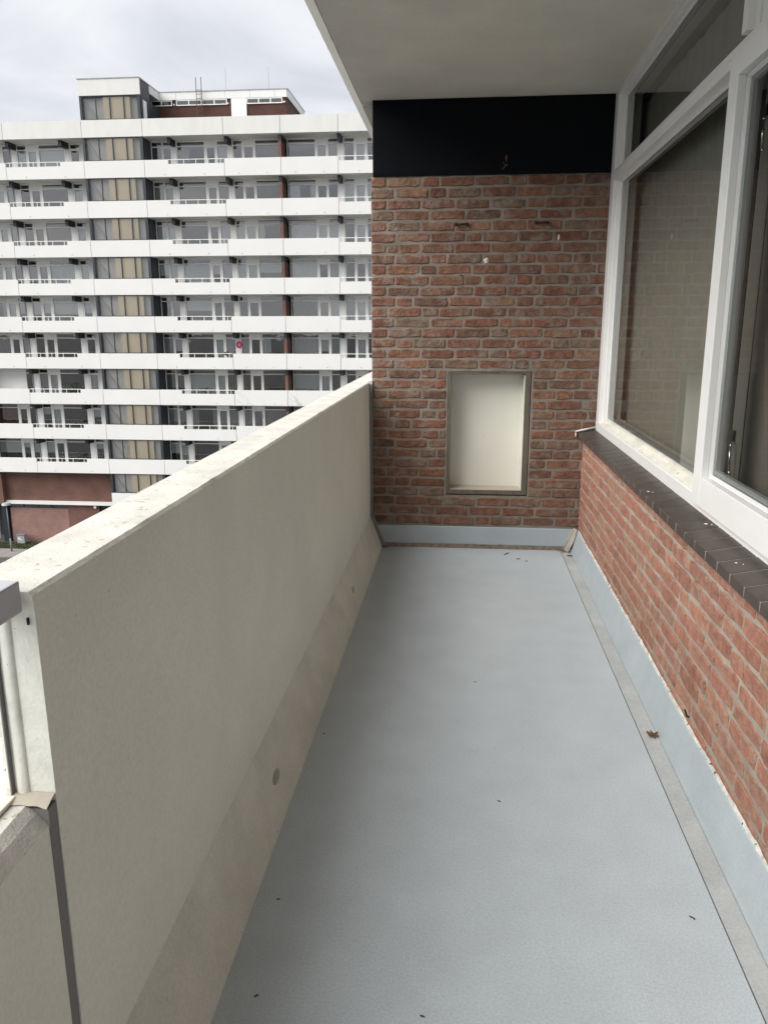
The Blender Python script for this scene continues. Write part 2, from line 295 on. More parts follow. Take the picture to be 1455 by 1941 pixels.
# sloped blue upstand along the window wall
bm = bmesh.new(); ny = 90; prof = [(0.7225, -0.02), (0.7235, -0.001), (0.728, 0.012), (0.745, 0.075), (0.7575, 0.136), (0.7615, 0.142), (0.775, 0.143), (0.775, -0.02)]
rings = []
for i in range(ny+1):
    y = -4.0+(D-0.055+4.0)*i/ny
    w = 0.0022*nz(y*2.1, 3)
    rings.append([bm.verts.new((x+(w if 1 < k < 6 else 0), y, z+(0.004*nz(y*5, 9) if 4 <= k <= 6 else 0))) for k, (x, z) in enumerate(prof)])
for i in range(ny):
    for k in range(len(prof)): bm.faces.new((rings[i][k], rings[i+1][k], rings[i+1][(k+1) % len(prof)], rings[i][(k+1) % len(prof)]))
bm.faces.new(rings[0][::-1]); bm.faces.new(rings[-1])
from_bm('upstand', bm, M['upstand'], floor)
# ragged old sealant on top of it
bm = bmesh.new(); n = 420; rg = []
for i in range(n+1):
    y = -1.0+(D-0.06+1.0)*i/n
    r = 0.0062+0.0045*nz(y*14, 1)+0.003*nz(y*60, 2); r = max(r, 0.0016)
    cx, cz = 0.7645+0.002*nz(y*11, 5), 0.1435+0.0035*nz(y*9, 7)
    rg.append([bm.verts.new((cx+r*math.cos(a)*0.9, y, cz+r*math.sin(a)*1.3)) for a in (0.2, 1.25, 2.3, 3.3, 4.4, 5.4)])
for i in range(n):
    for k in range(6): bm.faces.new((rg[i][k], rg[i+1][k], rg[i+1][(k+1) % 6], rg[i][(k+1) % 6]))
from_bm('sealant_bead', bm, M['sealant'], floor)
# upstand at the end wall, with a dirty seam
cube('upstand', -0.545, 0.735, D-0.014, D+0.004, 0.026, 0.143, M['upstand'], floor, bevel=0.004)
bm = bmesh.new(); n = 160
for row in range(2): pass
vs0 = []; vs1 = []; vs2 = []
for i in range(n+1):
    x = -0.50+1.19*i/n; h = 0.022+0.006*nz(x*16, 2)+0.003*nz(x*50, 4); dd = 0.007+0.004*nz(x*12, 8)
    vs0.append(bm.verts.new((x, D-0.010-dd, 0.0015))); vs1.append(bm.verts.new((x, D-0.013-dd*0.4, 0.007+0.006*nz(x*30, 3)))); vs2.append(bm.verts.new((x, D-0.0145, h+0.006)))
for i in range(n):
    bm.faces.new((vs0[i], vs0[i+1], vs1[i+1], vs1[i])); bm.faces.new((vs1[i], vs1[i+1], vs2[i+1], vs2[i]))
from_bm('dirt_seam', bm, M['dirt_seam'], floor, smooth=True)
bm = bmesh.new()   # dark grime lumps in the two corners
for cx, k in ((-0.478, 1), (0.690, 2), (0.665, 3), (-0.46, 4)):
    for j in range(14):
        p = Vector((cx+random.uniform(-.022, .022), D-0.035+random.uniform(-.018, .014), 0.002)); s = random.uniform(.003, .009)
        vv = [bm.verts.new(p+Vector((random.uniform(-s, s), random.uniform(-s, s), random.uniform(0, s)))) for _ in range(5)]
        try: bmesh.ops.convex_hull(bm, input=vv)
        except Exception: pass
from_bm('corner_grime', bm, M['dirt'], floor)
# beige seal strip in the right corner of the upstand
bm = bmesh.new(); bm.faces.new([bm.verts.new(p) for p in ((0.676, D-0.0150, 0.0), (0.705, D-0.056, 0.0), (0.7405, D-0.0545, 0.075), (0.7565, D-0.050, 0.150), (0.7425, D-0.0148, 0.152))]); tube(bm, (0.676, D-0.016, 0.0), (0.7425, D-0.0155, 0.150), 0.006, 0.006, 8)
from_bm('corner_seal', bm, M['beige'], floor, smooth=True)

# ---- ceiling
ceil = meshbox('balcony_ceiling', -0.617, 3.0, -4.0, D+0.080, ZC, ZC+0.16, M['ceiling']); tag(ceil, kind='structure')
meshbox('neighbour_soffit', -0.617, 3.0, D+0.090, 10.0, ZC-0.003, ZC+0.16, M['ceiling'], ceil)
def lip(y0, y1):
    bm = bmesh.new(); pr = [(-0.624, ZC+0.006), (-0.700, ZC+0.078), (-0.700, 3.76), (-0.575, 3.76), (-0.575, ZC+0.175), (-0.624, ZC+0.17)]
    n = int((y1-y0)/0.06); rs = []
    for i in range(n+1):
        y = y0+(y1-y0)*i/n
        rs.append([bm.verts.new((x+(0.0018*nz(y*13, k) if k < 2 else 0), y, z+(0.0018*nz(y*17, k+4) if k < 2 else 0))) for k, (x, z) in enumerate(pr)])
    for i in range(n):
        for k in range(6): bm.faces.new((rs[i][k], rs[i+1][k], rs[i+1][(k+1) % 6], rs[i][(k+1) % 6]))
    bm.faces.new(rs[0][::-1]); bm.faces.new(rs[-1])
    return bm
up = from_bm('upper_parapet', lip(-4.0, D+0.076), M['ceiling']); tag(up, 'cream concrete balcony edge beam overhead, beside the ceiling of this balcony', 'balcony edge')
up2 = from_bm('upper_parapet', lip(D+0.090, 10.0), M['ceiling']); tag(up2, 'cream concrete edge beam overhead past the black beam, far end', 'balcony edge')

# ---- parapet panel
def parapet(y0, y1, seed, holes=()):
    bm = bmesh.new()
    xo, xi, zt = -0.700, -0.574, 1.067
    prof = [(xo, -0.2, 1), (xo, zt-0.008, 1), (xo+0.008, zt, 1), (xi-0.006, zt, 0), (xi, zt-0.006, 0), (xi+0.0004, zt-0.028, 0), (xi+0.003, 0.62, 0), (xi+0.004, 0.195, 0)]
    n = int((y1-y0)/0.022); rs = []
    for i in range(n+1):
        y = y0+(y1-y0)*i/n; row = []
        for k, (x, z, _) in enumerate(prof):
            ax = az_ = 0
            if k in (3, 4):
                ch = max(0, nz(y*7, seed)-0.15)*0.012+0.0022*nz(y*40, seed+1)
                ax = -ch*(1.2 if k == 4 else 1); az_ = -ch*(0.9 if k == 4 else 0.25)
            row.append(bm.verts.new((x+ax, y, z+az_)))
        rs.append(row)
    for i in range(n):
        for k in range(7):
            f = bm.faces.new((rs[i][k], rs[i+1][k], rs[i+1][k+1], rs[i][k+1])); f.material_index = 1 if k in (1, 2, 3) else 0
    for r in (rs[0], rs[-1]):
        c = [bm.verts.new(v.co) for v in r]; d0 = bm.verts.new((-0.48, r[0].co.y, -0.2)); d1 = bm.verts.new((-0.492, r[0].co.y, 0.0))
        f = bm.faces.new(c+[d1, d0]); f.material_index = 2
    return bm
par = thing('parapet', (-0.637, 2.97, -0.2), 'long cream concrete parapet panel along the left side, with pale weathered top', 'parapet')
panel = from_bm('panel', parapet(0.962, D+0.055, 3), [M['parapet'], M['parapet_top'], M['parapet_end']], par)
# splay at its foot, with two oval lifting holes
bm = bmesh.new()
A = Vector((-0.5697, 0, 0.2060)); B = Vector((-0.490, 0, -0.004)); ev = (B-A); SL = ev.length; ev.normalize()
nv = Vector((ev.z, 0, -ev.x)); nv = nv if nv.x > 0 else -nv
def sp(u, y, d=0.0): p = A+ev*u+nv*d; return Vector((p.x, y, p.z))
outer = [sp(0, 0.962), sp(SL, 0.962)]
ycut = [0.962, 2.0, 2.3, 3.6, 3.9, D+0.0]
holes_def = [(2.075, 0.055), (3.80, 0.040)]
prev = None
def quad(y0, y1):
    nn = max(1, int((y1-y0)/0.08)); pr = None
    for i in range(nn+1):
        y = y0+(y1-y0)*i/nn; cur = [bm.verts.new(sp(0, y)), bm.verts.new(sp(SL, y))]
        if pr: bm.faces.new((pr[0], cur[0], cur[1], pr[1]))
        pr = cur
def hole_patch(y0, y1, yc, ry):
    N_ = 16; uc = SL*0.52; ru = 0.017
    ring = [bm.verts.new(sp(uc+ru*math.sin(2*math.pi*i/N_), yc+ry*math.cos(2*math.pi*i/N_)*0.75)) for i in range(N_)]
    hw, hy = SL, (y1-y0)
    def sq(i):
        a = 2*math.pi*i/N_; c, s = math.cos(a), math.sin(a); k = 1/max(abs(c), abs(s)); c *= k; s *= k
        return sp(uc+(s*(SL-uc) if s > 0 else s*uc), yc+(c*(y1-yc) if c > 0 else c*(yc-y0)))
    rim = [bm.verts.new(sq(i)) for i in range(N_)]
    inn = [bm.verts.new(sp(uc+ru*0.9*math.sin(2*math.pi*i/N_), yc+ry*math.cos(2*math.pi*i/N_)*0.70, -0.022)) for i in range(N_)]
    for i in range(N_):
        j = (i+1) % N_
        bm.faces.new((rim[i], rim[j], ring[j], ring[i])); bm.faces.new((ring[i], ring[j], inn[j], inn[i]))
    bm.faces.new(inn)
quad(0.962, 1.955); hole_patch(1.955, 2.195, 2.075, 0.055); quad(2.195, 3.70); hole_patch(3.70, 3.90, 3.80, 0.045); quad(3.90, D)
from_bm('splay', bm, M['splay'], par)
# grey joint at the near end and the strip where it meets the brick wall
bm = bmesh.new(); add_box(bm, -0.690, -0.5725, 0.9392, 0.9615, 0.21, 0.748); from_bm('grey_joint', bm, M['caulk'], par)
bm = bmesh.new(); add_box(bm, -0.580, -0.553, D-0.022, D+0.03, 0.20, 1.058)
from_bm('grey_strip', bm, M['caulk'], par)
bm = bmesh.new(); tube(bm, (-0.561, D-0.012, 0.208), (-0.478, D-0.020, 0.0), 0.014, 0.014, 6); from_bm('grey_strip', bm, M['caulk'], par)
bm = bmesh.new()
add_box(bm, -0.578, -0.555, D-0.012, D+0.02, 1.0581, 1.078); from_bm('mortar_dab', bm, M['sealant'], par)
bm = bmesh.new()      # rounded bead and dark seam on the near end of the panel
rs = [[bm.verts.new((-0.620+0.010*math.cos(a)+0.0012*nz(z*9, 2), 0.9625-0.006*math.sin(a)+0.0015*nz(z*7, 5), z)) for a in [math.pi*q/8 for q in range(9)]] for z in [0.755+0.285*i/30 for i in range(31)]]
for i in range(30):
    for q in range(8): bm.faces.new((rs[i][q], rs[i][q+1], rs[i+1][q+1], rs[i+1][q]))
from_bm('edge_bead', bm, M['parapet_end'], par, smooth=True)
bm = bmesh.new(); add_box(bm, -0.6345, -0.6325, 0.952, 0.9618, 0.755, 1.040); from_bm('dark_seam', bm, M['caulk'], par)
bm = bmesh.new()      # old filler between the panel end and the lower ledge
fa = [bm.verts.new((-0.690+0.117*i/24, 0.9612, 0.761+0.0012*nz(i*.5, 3))) for i in range(25)]; fb = [bm.verts.new((-0.690+0.117*i/24, 0.936+0.002*nz(i*.4, 7), 0.7545-(0.004 if i > 20 else 0)*(i-20)/4)) for i in range(25)]
for i in range(24): bm.faces.new((fa[i], fa[i+1], fb[i+1], fb[i]))
from_bm('filler', bm, M['reveal'], par, smooth=True)
# next panel beyond the brick wall
p2 = from_bm('parapet', parapet(D+0.066, 10.0, 9), [M['parapet'], M['parapet_top'], M['parapet_end']]); tag(p2, 'pale parapet panel past the end of the brick wall, beyond the joint', 'parapet')

# ---- lower parapet with rail in the foreground
lowp = thing('low_parapet', (-0.637, -1.5, -0.2), 'lower concrete parapet with grey metal rail, cut off at the left edge', 'parapet')
bm = bmesh.new(); n = 160; rs = []
pr = [(-0.700, -0.2), (-0.700, 0.735), (-0.692, 0.748), (-0.640, 0.752), (-0.604, 0.753), (-0.590, 0.742), (-0.574, 0.722), (-0.572, 0.21), (-0.490, 0.0)]
for i in range(n+1):
    y = -4.0+4.939*i/n
    rs.append([bm.verts.new((x+(0.0025*nz(y*19, k) if 3 < k < 7 else 0), y, z+(0.0025*nz(y*23, k+3) if 3 < k < 7 else 0))) for k, (x, z) in enumerate(pr)])
for i in range(n):
    for k in range(8):
        f = bm.faces.new((rs[i][k], rs[i+1][k], rs[i+1][k+1], rs[i][k+1])); f.material_index = 1 if k in (1, 2, 3, 4, 5) else 0
for r in (rs[0], rs[-1]): bm.faces.new([bm.verts.new(v.co) for v in r])
from_bm('panel', bm, [M['parapet'], M['parapet_top']], lowp)
rail = cube('rail', -0.632, -0.586, -4.0, 0.955, 1.041, 1.086, M['rail'], lowp, bevel=0.003)
bm = bmesh.new(); bm.faces.new([bm.verts.new(p) for p in ((-0.640, -4.0, 0.762), (-0.640, 0.952, 0.762), (-0.640, 0.952, 1.041), (-0.640, -4.0, 1.041))]); from_bm('infill_glass', bm, M['frost'], lowp)
cube('glazing_bead', -0.656, -0.626, -4.0, 0.950, 0.7535, 0.760, M['frame_dirty'], lowp, bevel=0.002)
bm = bmesh.new(); add_box(bm, -0.5850, -0.5822, 0.9590, 0.9618, 1.020, 1.030); from_bm('bracket', bm, M['rust'], lowp)

# ---- brick walls
def brick_mesh(name, L, H, seed, mat, depth=0.05):
    rnd = random.Random(seed); bm = bmesh.new()
    nx = 5 if L > 0.12 else 3
    pts = []
    for i in range(nx): pts.append((-L/2+L*i/nx, -H/2))
    for i in range(2): pts.append((L/2, -H/2+H*i/2))
    for i in range(nx): pts.append((L/2-L*i/nx, H/2))
    for i in range(2): pts.append((-L/2, H/2-H*i/2))
    P = []
    for k, (x, z) in enumerate(pts):
        corner = abs(abs(x)-L/2) < 1e-6 and abs(abs(z)-H/2) < 1e-6
        j = 0.0030
        x2, z2 = x+rnd.uniform(-j, j), z+rnd.uniform(-j, j)*0.9
        if corner: x2 *= 1-rnd.uniform(.004, .022)*0.1/L*2; z2 *= 1-rnd.uniform(.04, .16)
        P.append((x2, z2))
    back = [bm.verts.new((x, depth, z)) for x, z in P]
    mid = [bm.verts.new((x, 0.0045+rnd.uniform(-.0012, .0012), z)) for x, z in P]
    fr = []
    for x, z in P:
        ix = math.copysign(min(0.0055, abs(x)), x) if abs(abs(x)-L/2) < 0.01 else 0
        iz = math.copysign(0.005, z) if abs(z) > H*0.3 else 0
        fr.append(bm.verts.new((x-ix, rnd.uniform(-0.0012, 0.0012), z-iz)))
    n = len(P)
    for i in range(n):
        j = (i+1) % n
        bm.faces.new((back[i], back[j], mid[j], mid[i])); bm.faces.new((mid[i], mid[j], fr[j], fr[i]))
    bm.faces.new(fr)
    bmesh.ops.recalc_face_normals(bm, faces=bm.faces)
    me = bpy.data.meshes.new(name); bm.to_mesh(me); bm.free(); me.materials.append(mat)
    for p in me.polygons: p.use_smooth = len(p.vertices) == 4 and False
    return me
HB = 0.0522
SETS = {}
for key, mt in (('a', M['brick']), ('b', M['brick_light'])):
    SETS[key] = {s: [brick_mesh('brick', L, HB, 100*k+ord(s)+ord(key), mt) for k in range(7)] for s, L in (('s', 0.200), ('q', 0.145), ('h', 0.095), ('c', 0.055))}
LEN = {'s': 0.200, 'q': 0.145, 'h': 0.095, 'c': 0.055}
def lay_row(u0, u1, odd, rnd):
    """wild bond: list of (centre, length, kind)"""
    res = []; u = u0; first = True; lasth = 0
    while u1-u > 0.03:
        if first: L = (0.090 if odd else 0.138)+rnd.uniform(-.006, .006); first = False
        else:
            L = (0.200+rnd.uniform(-.010, .008)) if (rnd.random() < 0.72 or lasth >= 1) else 0.094+rnd.uniform(-.008, .008)
        lasth = lasth+1 if L < 0.12 else 0
        if u+L > u1-0.035: L = u1-u
        if L > 0.26: L = L/2-0.006
        res.append((u+L/2, L)); u += L+0.0100+rnd.uniform(-.002, .003)
    return res
def kind_for(L): return min(LEN, key=lambda k: abs(math.log(LEN[k]/L)))

wall = thing('brick_wall', (0.14, D, 0.0), 'red brick end wall below the black beam, with a white hatch', 'wall')
NX0, NX1, NZ0, NZ1 = -0.086, 0.436, 0.352, 1.148      # hatch opening
rnd = random.Random(21)
z0 = 2.2455
def mortar_sheet(name, u0, u1, v0, v1, place, mat, parent, hole=None, step=0.0125, depth=0.008):
    bm = bmesh.new(); nu = int((u1-u0)/step); nv_ = int((v1-v0)/step); g = {}
    for i in range(nu+1):
        for j in range(nv_+1):
            u = u0+(u1-u0)*i/nu; v = v0+(v1-v0)*j/nv_
            d = 0.0042+0.0026*nz(u*9, v*9, 1)+0.0022*nz(u*42, v*42, 5)+0.0012*nz(u*75, v*75, 8)
            if i in (0, nu) or j in (0, nv_): d += 0.004
            g[i, j] = bm.verts.new(place(u, v, d))
    for i in range(nu):
        for j in range(nv_):
            u = u0+(u1-u0)*(i+.5)/nu; v = v0+(v1-v0)*(j+.5)/nv_
            if hole and hole[0] < u < hole[1] and hole[2] < v < hole[3]: continue
            bm.faces.new((g[i, j], g[i+1, j], g[i+1, j+1], g[i, j+1]))
    return from_bm(name, bm, mat, parent, smooth=True)
mortar_sheet('mortar', XL, 0.90, 0.10, 2.279, lambda u, v, d: (u, D+d, v), M['mortar'], wall, hole=(NX0+.004, NX1-.004, NZ0+.004, NZ1-.004))
# solid body of the wall behind the mortar face, around the hatch opening
for (a, b, c, d) in ((XL+.004, NX0-.001, 0.0, 2.275), (NX1+.001, 0.90, 0.0, 2.275), (NX0-.001, NX1+.001, 0.0, NZ0), (NX0-.001, NX1+.001, NZ1, 2.275)):
    meshbox('wall_core', a, b, D+0.0185, D+0.21, c, d, M['mortar'], wall)
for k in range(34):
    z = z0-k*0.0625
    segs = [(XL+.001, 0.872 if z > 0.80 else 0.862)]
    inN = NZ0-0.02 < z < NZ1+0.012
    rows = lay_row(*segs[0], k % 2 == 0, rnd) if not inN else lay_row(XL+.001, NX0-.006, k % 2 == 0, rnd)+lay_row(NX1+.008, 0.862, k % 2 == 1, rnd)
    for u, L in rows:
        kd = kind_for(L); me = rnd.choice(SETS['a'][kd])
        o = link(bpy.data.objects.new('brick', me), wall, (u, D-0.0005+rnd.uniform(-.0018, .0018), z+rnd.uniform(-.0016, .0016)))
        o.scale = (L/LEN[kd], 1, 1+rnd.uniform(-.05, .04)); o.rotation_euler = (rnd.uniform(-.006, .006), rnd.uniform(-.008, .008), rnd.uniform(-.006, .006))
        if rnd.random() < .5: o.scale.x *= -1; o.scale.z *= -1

low = thing('low_brick_wall', (XB, 1.2, 0.0), 'low orange red brick wall under the window, along the right side', 'wall')
mortar_sheet('mortar', -1.0, D-0.001, 0.08, 0.7345, lambda u, v, d: (XB+d, u, v), M['mortar_light'], low, step=0.0135)
meshbox('wall_core', XB+0.018, 0.90, -4.0, D-0.002, 0.0, 0.732, M['mortar_light'], low)
rnd = random.Random(5); spare = bmesh.new()
cnt = 0
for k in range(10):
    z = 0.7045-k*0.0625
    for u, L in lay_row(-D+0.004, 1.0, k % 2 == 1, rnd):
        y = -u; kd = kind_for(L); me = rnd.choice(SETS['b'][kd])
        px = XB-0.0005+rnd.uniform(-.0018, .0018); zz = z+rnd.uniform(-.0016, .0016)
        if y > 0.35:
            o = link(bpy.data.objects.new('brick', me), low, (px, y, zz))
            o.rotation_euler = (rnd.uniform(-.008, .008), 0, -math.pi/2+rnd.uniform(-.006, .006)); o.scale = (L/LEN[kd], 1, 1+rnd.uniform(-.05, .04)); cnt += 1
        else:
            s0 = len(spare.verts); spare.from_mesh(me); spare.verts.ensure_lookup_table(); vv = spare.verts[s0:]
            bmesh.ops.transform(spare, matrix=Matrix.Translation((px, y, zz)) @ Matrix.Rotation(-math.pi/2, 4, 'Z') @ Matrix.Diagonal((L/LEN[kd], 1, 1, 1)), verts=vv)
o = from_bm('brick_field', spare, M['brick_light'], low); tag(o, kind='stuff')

# ---- black beam over the end wall
bm = bmesh.new(); n = 60; rs = []
for i in range(n+1):
    x = XL+0.012+(0.90-XL-0.012)*i/n; w = 0.0035*nz(x*9, 2)+0.002*nz(x*31, 6)
    rs.append([bm.verts.new(p) for p in ((x, D-0.004, 2.2795+w), (x, D-0.006, 2.300), (x, D-0.006, ZC-0.006), (x, D-0.004, ZC-0.0015+w*0.2), (x, D+0.20, ZC-0.0015), (x, D+0.20, 2.2795))])
for i in range(n):
    for k in range(6): bm.faces.new((rs[i][k], rs[i+1][k], rs[i+1][(k+1) % 6], rs[i][(k+1) % 6]))
bm.faces.new(rs[0][::-1]); bm.faces.new(rs[-1])
beam = from_bm('concrete_beam', bm, M['beam']); tag(beam, 'black painted concrete beam between the brick end wall and the ceiling', 'beam')
bm = bmesh.new(); rr = random.Random(3)
for j in range(9):
    p = Vector((0.222+0.003*j+rr.uniform(-.012, .012), D-0.0075, 2.305+0.0085*j)); s = rr.uniform(.004, .009)
    bmesh.ops.convex_hull(bm, input=[bm.verts.new(p+Vector((rr.uniform(-s, s), rr.uniform(-.0012, .0012), rr.uniform(-s, s)*1.6))) for _ in range(7)])
from_bm('paint_chip', bm, M['leaf'], beam)

# ---- hatch
hatch = thing('wall_hatch', (0.175, D, NZ0), 'white panel in a grey brown wooden frame set into the brick wall', 'hatch')
fw = 0.020; y0, y1 = D+0.007, D+0.175
cube('frame_side', NX0+.004, NX0+.004+fw, y0, y1, NZ0+.005, NZ1-.006, M['wood'], hatch, bevel=0.0025)
cube('frame_side', NX1-.004-.034, NX1-.004, y0, y1, NZ0+.005, NZ1-.006, M['wood'], hatch, bevel=0.0025)
cube('frame_top', NX0+.0245, NX1-.0385, y0+.001, y1, NZ1-.006-fw, NZ1-.006, M['wood'], hatch, bevel=0.0025)
cube('frame_bottom', NX0+.0245, NX1-.0385, y0+.001, y1, NZ0+.005, NZ0+.005+.028, M['wood'], hatch, bevel=0.0025)
cube('panel', NX0+.02, NX1-.02, D+0.150, D+0.162, NZ0+.03, NZ1-.02, M['panel'], hatch)
bm = bmesh.new(); n = 40; a_ = []; b_ = []; c_ = []
for i in range(n+1):
    x = NX0+.0245+(NX1-NX0-.063)*i/n; w = 0.0012*nz(x*40, 3)
    a_.append(bm.verts.new((x, D+0.014, NZ0+.0265+w))); b_.append(bm.verts.new((x, D+0.0125, NZ0+.0348+w))); c_.append(bm.verts.new((x, D+0.150, NZ0+.0355)))
for i in range(n): bm.faces.new((a_[i], a_[i+1], b_[i+1], b_[i])); bm.faces.new((b_[i], b_[i+1], c_[i+1], c_[i]))
from_bm('bottom_lining', bm, M['reveal'], hatch)
cube('side_lining', NX1-.0425, NX1-.0382, D+0.016, D+0.150, NZ0+.036, NZ1-.034, M['panel'], hatch)
cube('panel_batten', NX1-.0590, NX1-.0427, D+0.138, D+0.1505, NZ0+.036, NZ1-.034, M['panel'], hatch)
cube('gap_shadow_board', NX0+.001, NX1-.001, D+0.176, D+0.20, NZ0+.001, NZ1-.001, M['wood'], hatch)  # unseen board added to keep the gap round the frame in shadow

# ---- small fixings on the end wall
for xx, zz, lab in ((-0.016, 2.002, 'rusty wall hook nearer the parapet, under the black beam'), (0.456, 2.005, 'rusty wall hook nearer the window, under the black beam')):
    bm = bmesh.new(); yb = D-0.016
    tube(bm, (xx-0.030, yb, zz+.001), (xx+0.030, yb, zz+.003), 0.0060, 0.0060, 8)
    for s in (-1, 1):
        bmesh.ops.create_icosphere(bm, subdivisions=2, radius=0.0115, matrix=Matrix.Translation((xx+s*0.032, yb+.003, zz+.002)))
        tube(bm, (xx+s*0.032, yb, zz), (xx+s*0.032, D+0.01, zz), 0.004, 0.004, 6)
    h = from_bm('wall_hook', bm, M['rust'], smooth=True); tag(h, lab, 'hook', 'wall hooks')
for xx, zz, lab in ((-0.010, 1.713, 'rusty nail stub in the brick end wall, left of the pair'), (0.452, 1.722, 'rusty nail stub in the brick end wall, right of the pair')):
    bm = bmesh.new(); tube(bm, (xx, D+.01, zz), (xx+.003, D-0.014, zz-.004), .0035, .003, 6); tube(bm, (xx-.009, D-.008, zz+.001), (xx+.004, D-.013, zz-.003), .0028, .0028, 5)
    tag(from_bm('nail', bm, M['rust'], smooth=True), lab, 'nail', 'nails in the end wall')
def blob(name, x, z, w, h, mat, seed, lab, cat):
    rr = random.Random(seed); bm = bmesh.new(); N_ = 12
    c = bm.verts.new((x, D-0.0065, z)); rim = [bm.verts.new((x+w*math.cos(6.283*i/N_)*rr.uniform(.6, 1.1), D-0.0005, z+h*math.sin(6.283*i/N_)*rr.uniform(.6, 1.1))) for i in range(N_)]
    bk = [bm.verts.new((v.co.x, D+.006, v.co.z)) for v in rim]
    for i in range(N_): bm.faces.new((c, rim[i], rim[(i+1) % N_])); bm.faces.new((rim[i], bk[i], bk[(i+1) % N_], rim[(i+1) % N_]))
    tag(from_bm(name, bm, mat), lab, cat)
blob('filler_patch', 0.138, 1.800, 0.018, 0.025, M['plaster'], 1, 'larger whitish filler patch in the middle of the brick wall', 'filler patch')
blob('filler_patch', 0.560, 1.925, 0.008, 0.024, M['plaster'], 2, 'narrow upright whitish filler patch beside the window frame', 'filler patch')

# ---- window sill
sill = thing('window_sill', (0.79, 1.5, 0.735), 'dark brown glazed tile sill on the low brick wall', 'window sill')
def sill_tile(seed):
    rr = random.Random(seed); bm = bmesh.new(); w = 0.1045
    v = []
    for y in (-w/2, w/2):
        v.append([bm.verts.new((x, y, z+rr.uniform(-.0003, .0003))) for x, z in ((0, 0), (0.001, 0.0305), (0.128, 0.053), (0.128, 0.018), (0.016, 0))])
    for k in range(5): bm.faces.new((v[0][k], v[1][k], v[1][(k+1) % 5], v[0][(k+1) % 5]))
    bm.faces.new(v[0][::-1]); bm.faces.new(v[1])
    es = [e for e in bm.edges if all(vv.co.x < 0.1 for vv in e.verts) or abs(e.verts[0].co.y-e.verts[1].co.y) < .01]
    bmesh.ops.bevel(bm, geom=es, offset=0.0022, segments=1, affect='EDGES')
    bmesh.ops.recalc_face_normals(bm, faces=bm.faces)
    me = bpy.data.meshes.new('tile'); bm.to_mesh(me); bm.free(); me.materials.append(M['tile']); return me
TM = [sill_tile(s) for s in range(5)]
rnd = random.Random(9); y = D-0.056; 
while y > -2.0:
    o = link(bpy.data.objects.new('tile', rnd.choice(TM)), sill, (0.733+rnd.uniform(-.0006, .0006), y, 0.7347+rnd.uniform(-.0003, .0004)))
    o.rotation_euler = (rnd.uniform(-.003, .003), rnd.uniform(-.002, .002), rnd.uniform(-.004, .004)); y -= 0.1105
bm = bmesh.new(); vs = []
for yy in (-2.0, D-0.002): vs.append([bm.verts.new((x, yy, z)) for x, z in ((0.7349, 0.7375), (0.7349, 0.7634), (0.86, 0.7854), (0.86, 0.7375))])
for k in range(4): bm.faces.new((vs[0][k], vs[1][k], vs[1][(k+1) % 4], vs[0][(k+1) % 4]))
bm.faces.new(vs[0][::-1]); bm.faces.new(vs[1]); from_bm('joint_bed', bm, M['tile_joint'], sill)
bm = bmesh.new(); tube(bm, (0.722, D-.006, 0.738), (0.722, D-.008, 0.776), .006, .006, 6); tube(bm, (0.722, D-.008, 0.774), (0.838, D-.008, 0.800), .006, .007, 6)
from_bm('sealant_bead', bm, M['sealant'], sill, smooth=True)

# ---- the window wall
win = thing('window_frame', (0.88, 2.0, 0.785), 'white painted window frame with fixed pane, casement and toplight on the right', 'window')
YJ = D-0.001; YM0, YM1 = 2.808, 2.722     # casement stile
def prism(name, pts, axis, a, b, mat, parent):
    """extrude a 2d section along axis 'y' (pts are x,z) or 'z' (pts are x,y)"""
    bm = bmesh.new(); rows = []
    for t in (a, b): rows.append([bm.verts.new((p, t, q) if axis == 'y' else (p, q, t)) for p, q in pts])
    n = len(pts)
    for k in range(n): bm.faces.new((rows[0][k], rows[1][k], rows[1][(k+1) % n], rows[0][(k+1) % n]))
    bm.faces.new(rows[0][::-1]); bm.faces.new(rows[1])
    return from_bm(name, bm, mat, parent)
YF = 0.9
# jamb at the brick wall (stepped profile), head, bottom rail, transom, mullion
prism('jamb', [(0.840, YJ), (0.840, YJ-0.088), (0.843, YJ-0.092), (0.860, YJ-0.095), (0.860, YJ-0.116), (0.863, YJ-0.119), (0.880, YJ-0.124), (0.882, YJ-0.140), (0.96, YJ-0.140), (0.96, YJ)], 'z', 0.838, ZC-0.002, M['frame'], win)
prism('head', [(0.8405, ZC-0.0015), (0.8405, ZC-0.024), (0.860, ZC-0.028), (0.860, ZC-0.036), (0.880, ZC-0.040), (0.882, ZC-0.051), (0.96, ZC-0.051), (0.96, ZC-0.0015)], 'y', -3.0, YJ-0.1405, M['frame'], win)
prism('head_end', [(0.8405, ZC-0.003), (0.8405, ZC-0.030), (0.862, ZC-0.030), (0.862, ZC-0.003)], 'y', YJ-0.139, YJ-0.001, M['frame'], win)
prism('bottom_rail', [(0.8402, 0.782), (0.838, 0.832), (0.842, 0.837), (0.86, 0.839), (0.96, 0.839), (0.96, 0.782)], 'y', -3.0, YJ-0.0005, M['frame'], win)
prism('frame_sill', [(0.8445, 0.8392), (0.847, 0.843), (0.872, 0.860), (0.872, 0.868), (0.882, 0.871), (0.96, 0.871), (0.96, 0.8392)], 'y', YM0+.02, YJ-0.1405, M['frame_dirty'], win)
prism('transom', [(0.8400, 2.216), (0.8380, 2.224), (0.8380, 2.268), (0.846, 2.276), (0.862, 2.280), (0.862, 2.286), (0.882, 2.2905), (0.93, 2.2905), (0.93, 2.203), (0.882, 2.203), (0.872, 2.211), (0.862, 2.214)], 'y', -3.0, YJ-0.1405, M['frame'], win)
prism('transom_bead', [(0.838, 2.2405), (0.8335, 2.2435), (0.8335, 2.2475), (0.838, 2.2505)], 'y', -3.0, YJ-0.1405, M['frame'], win)
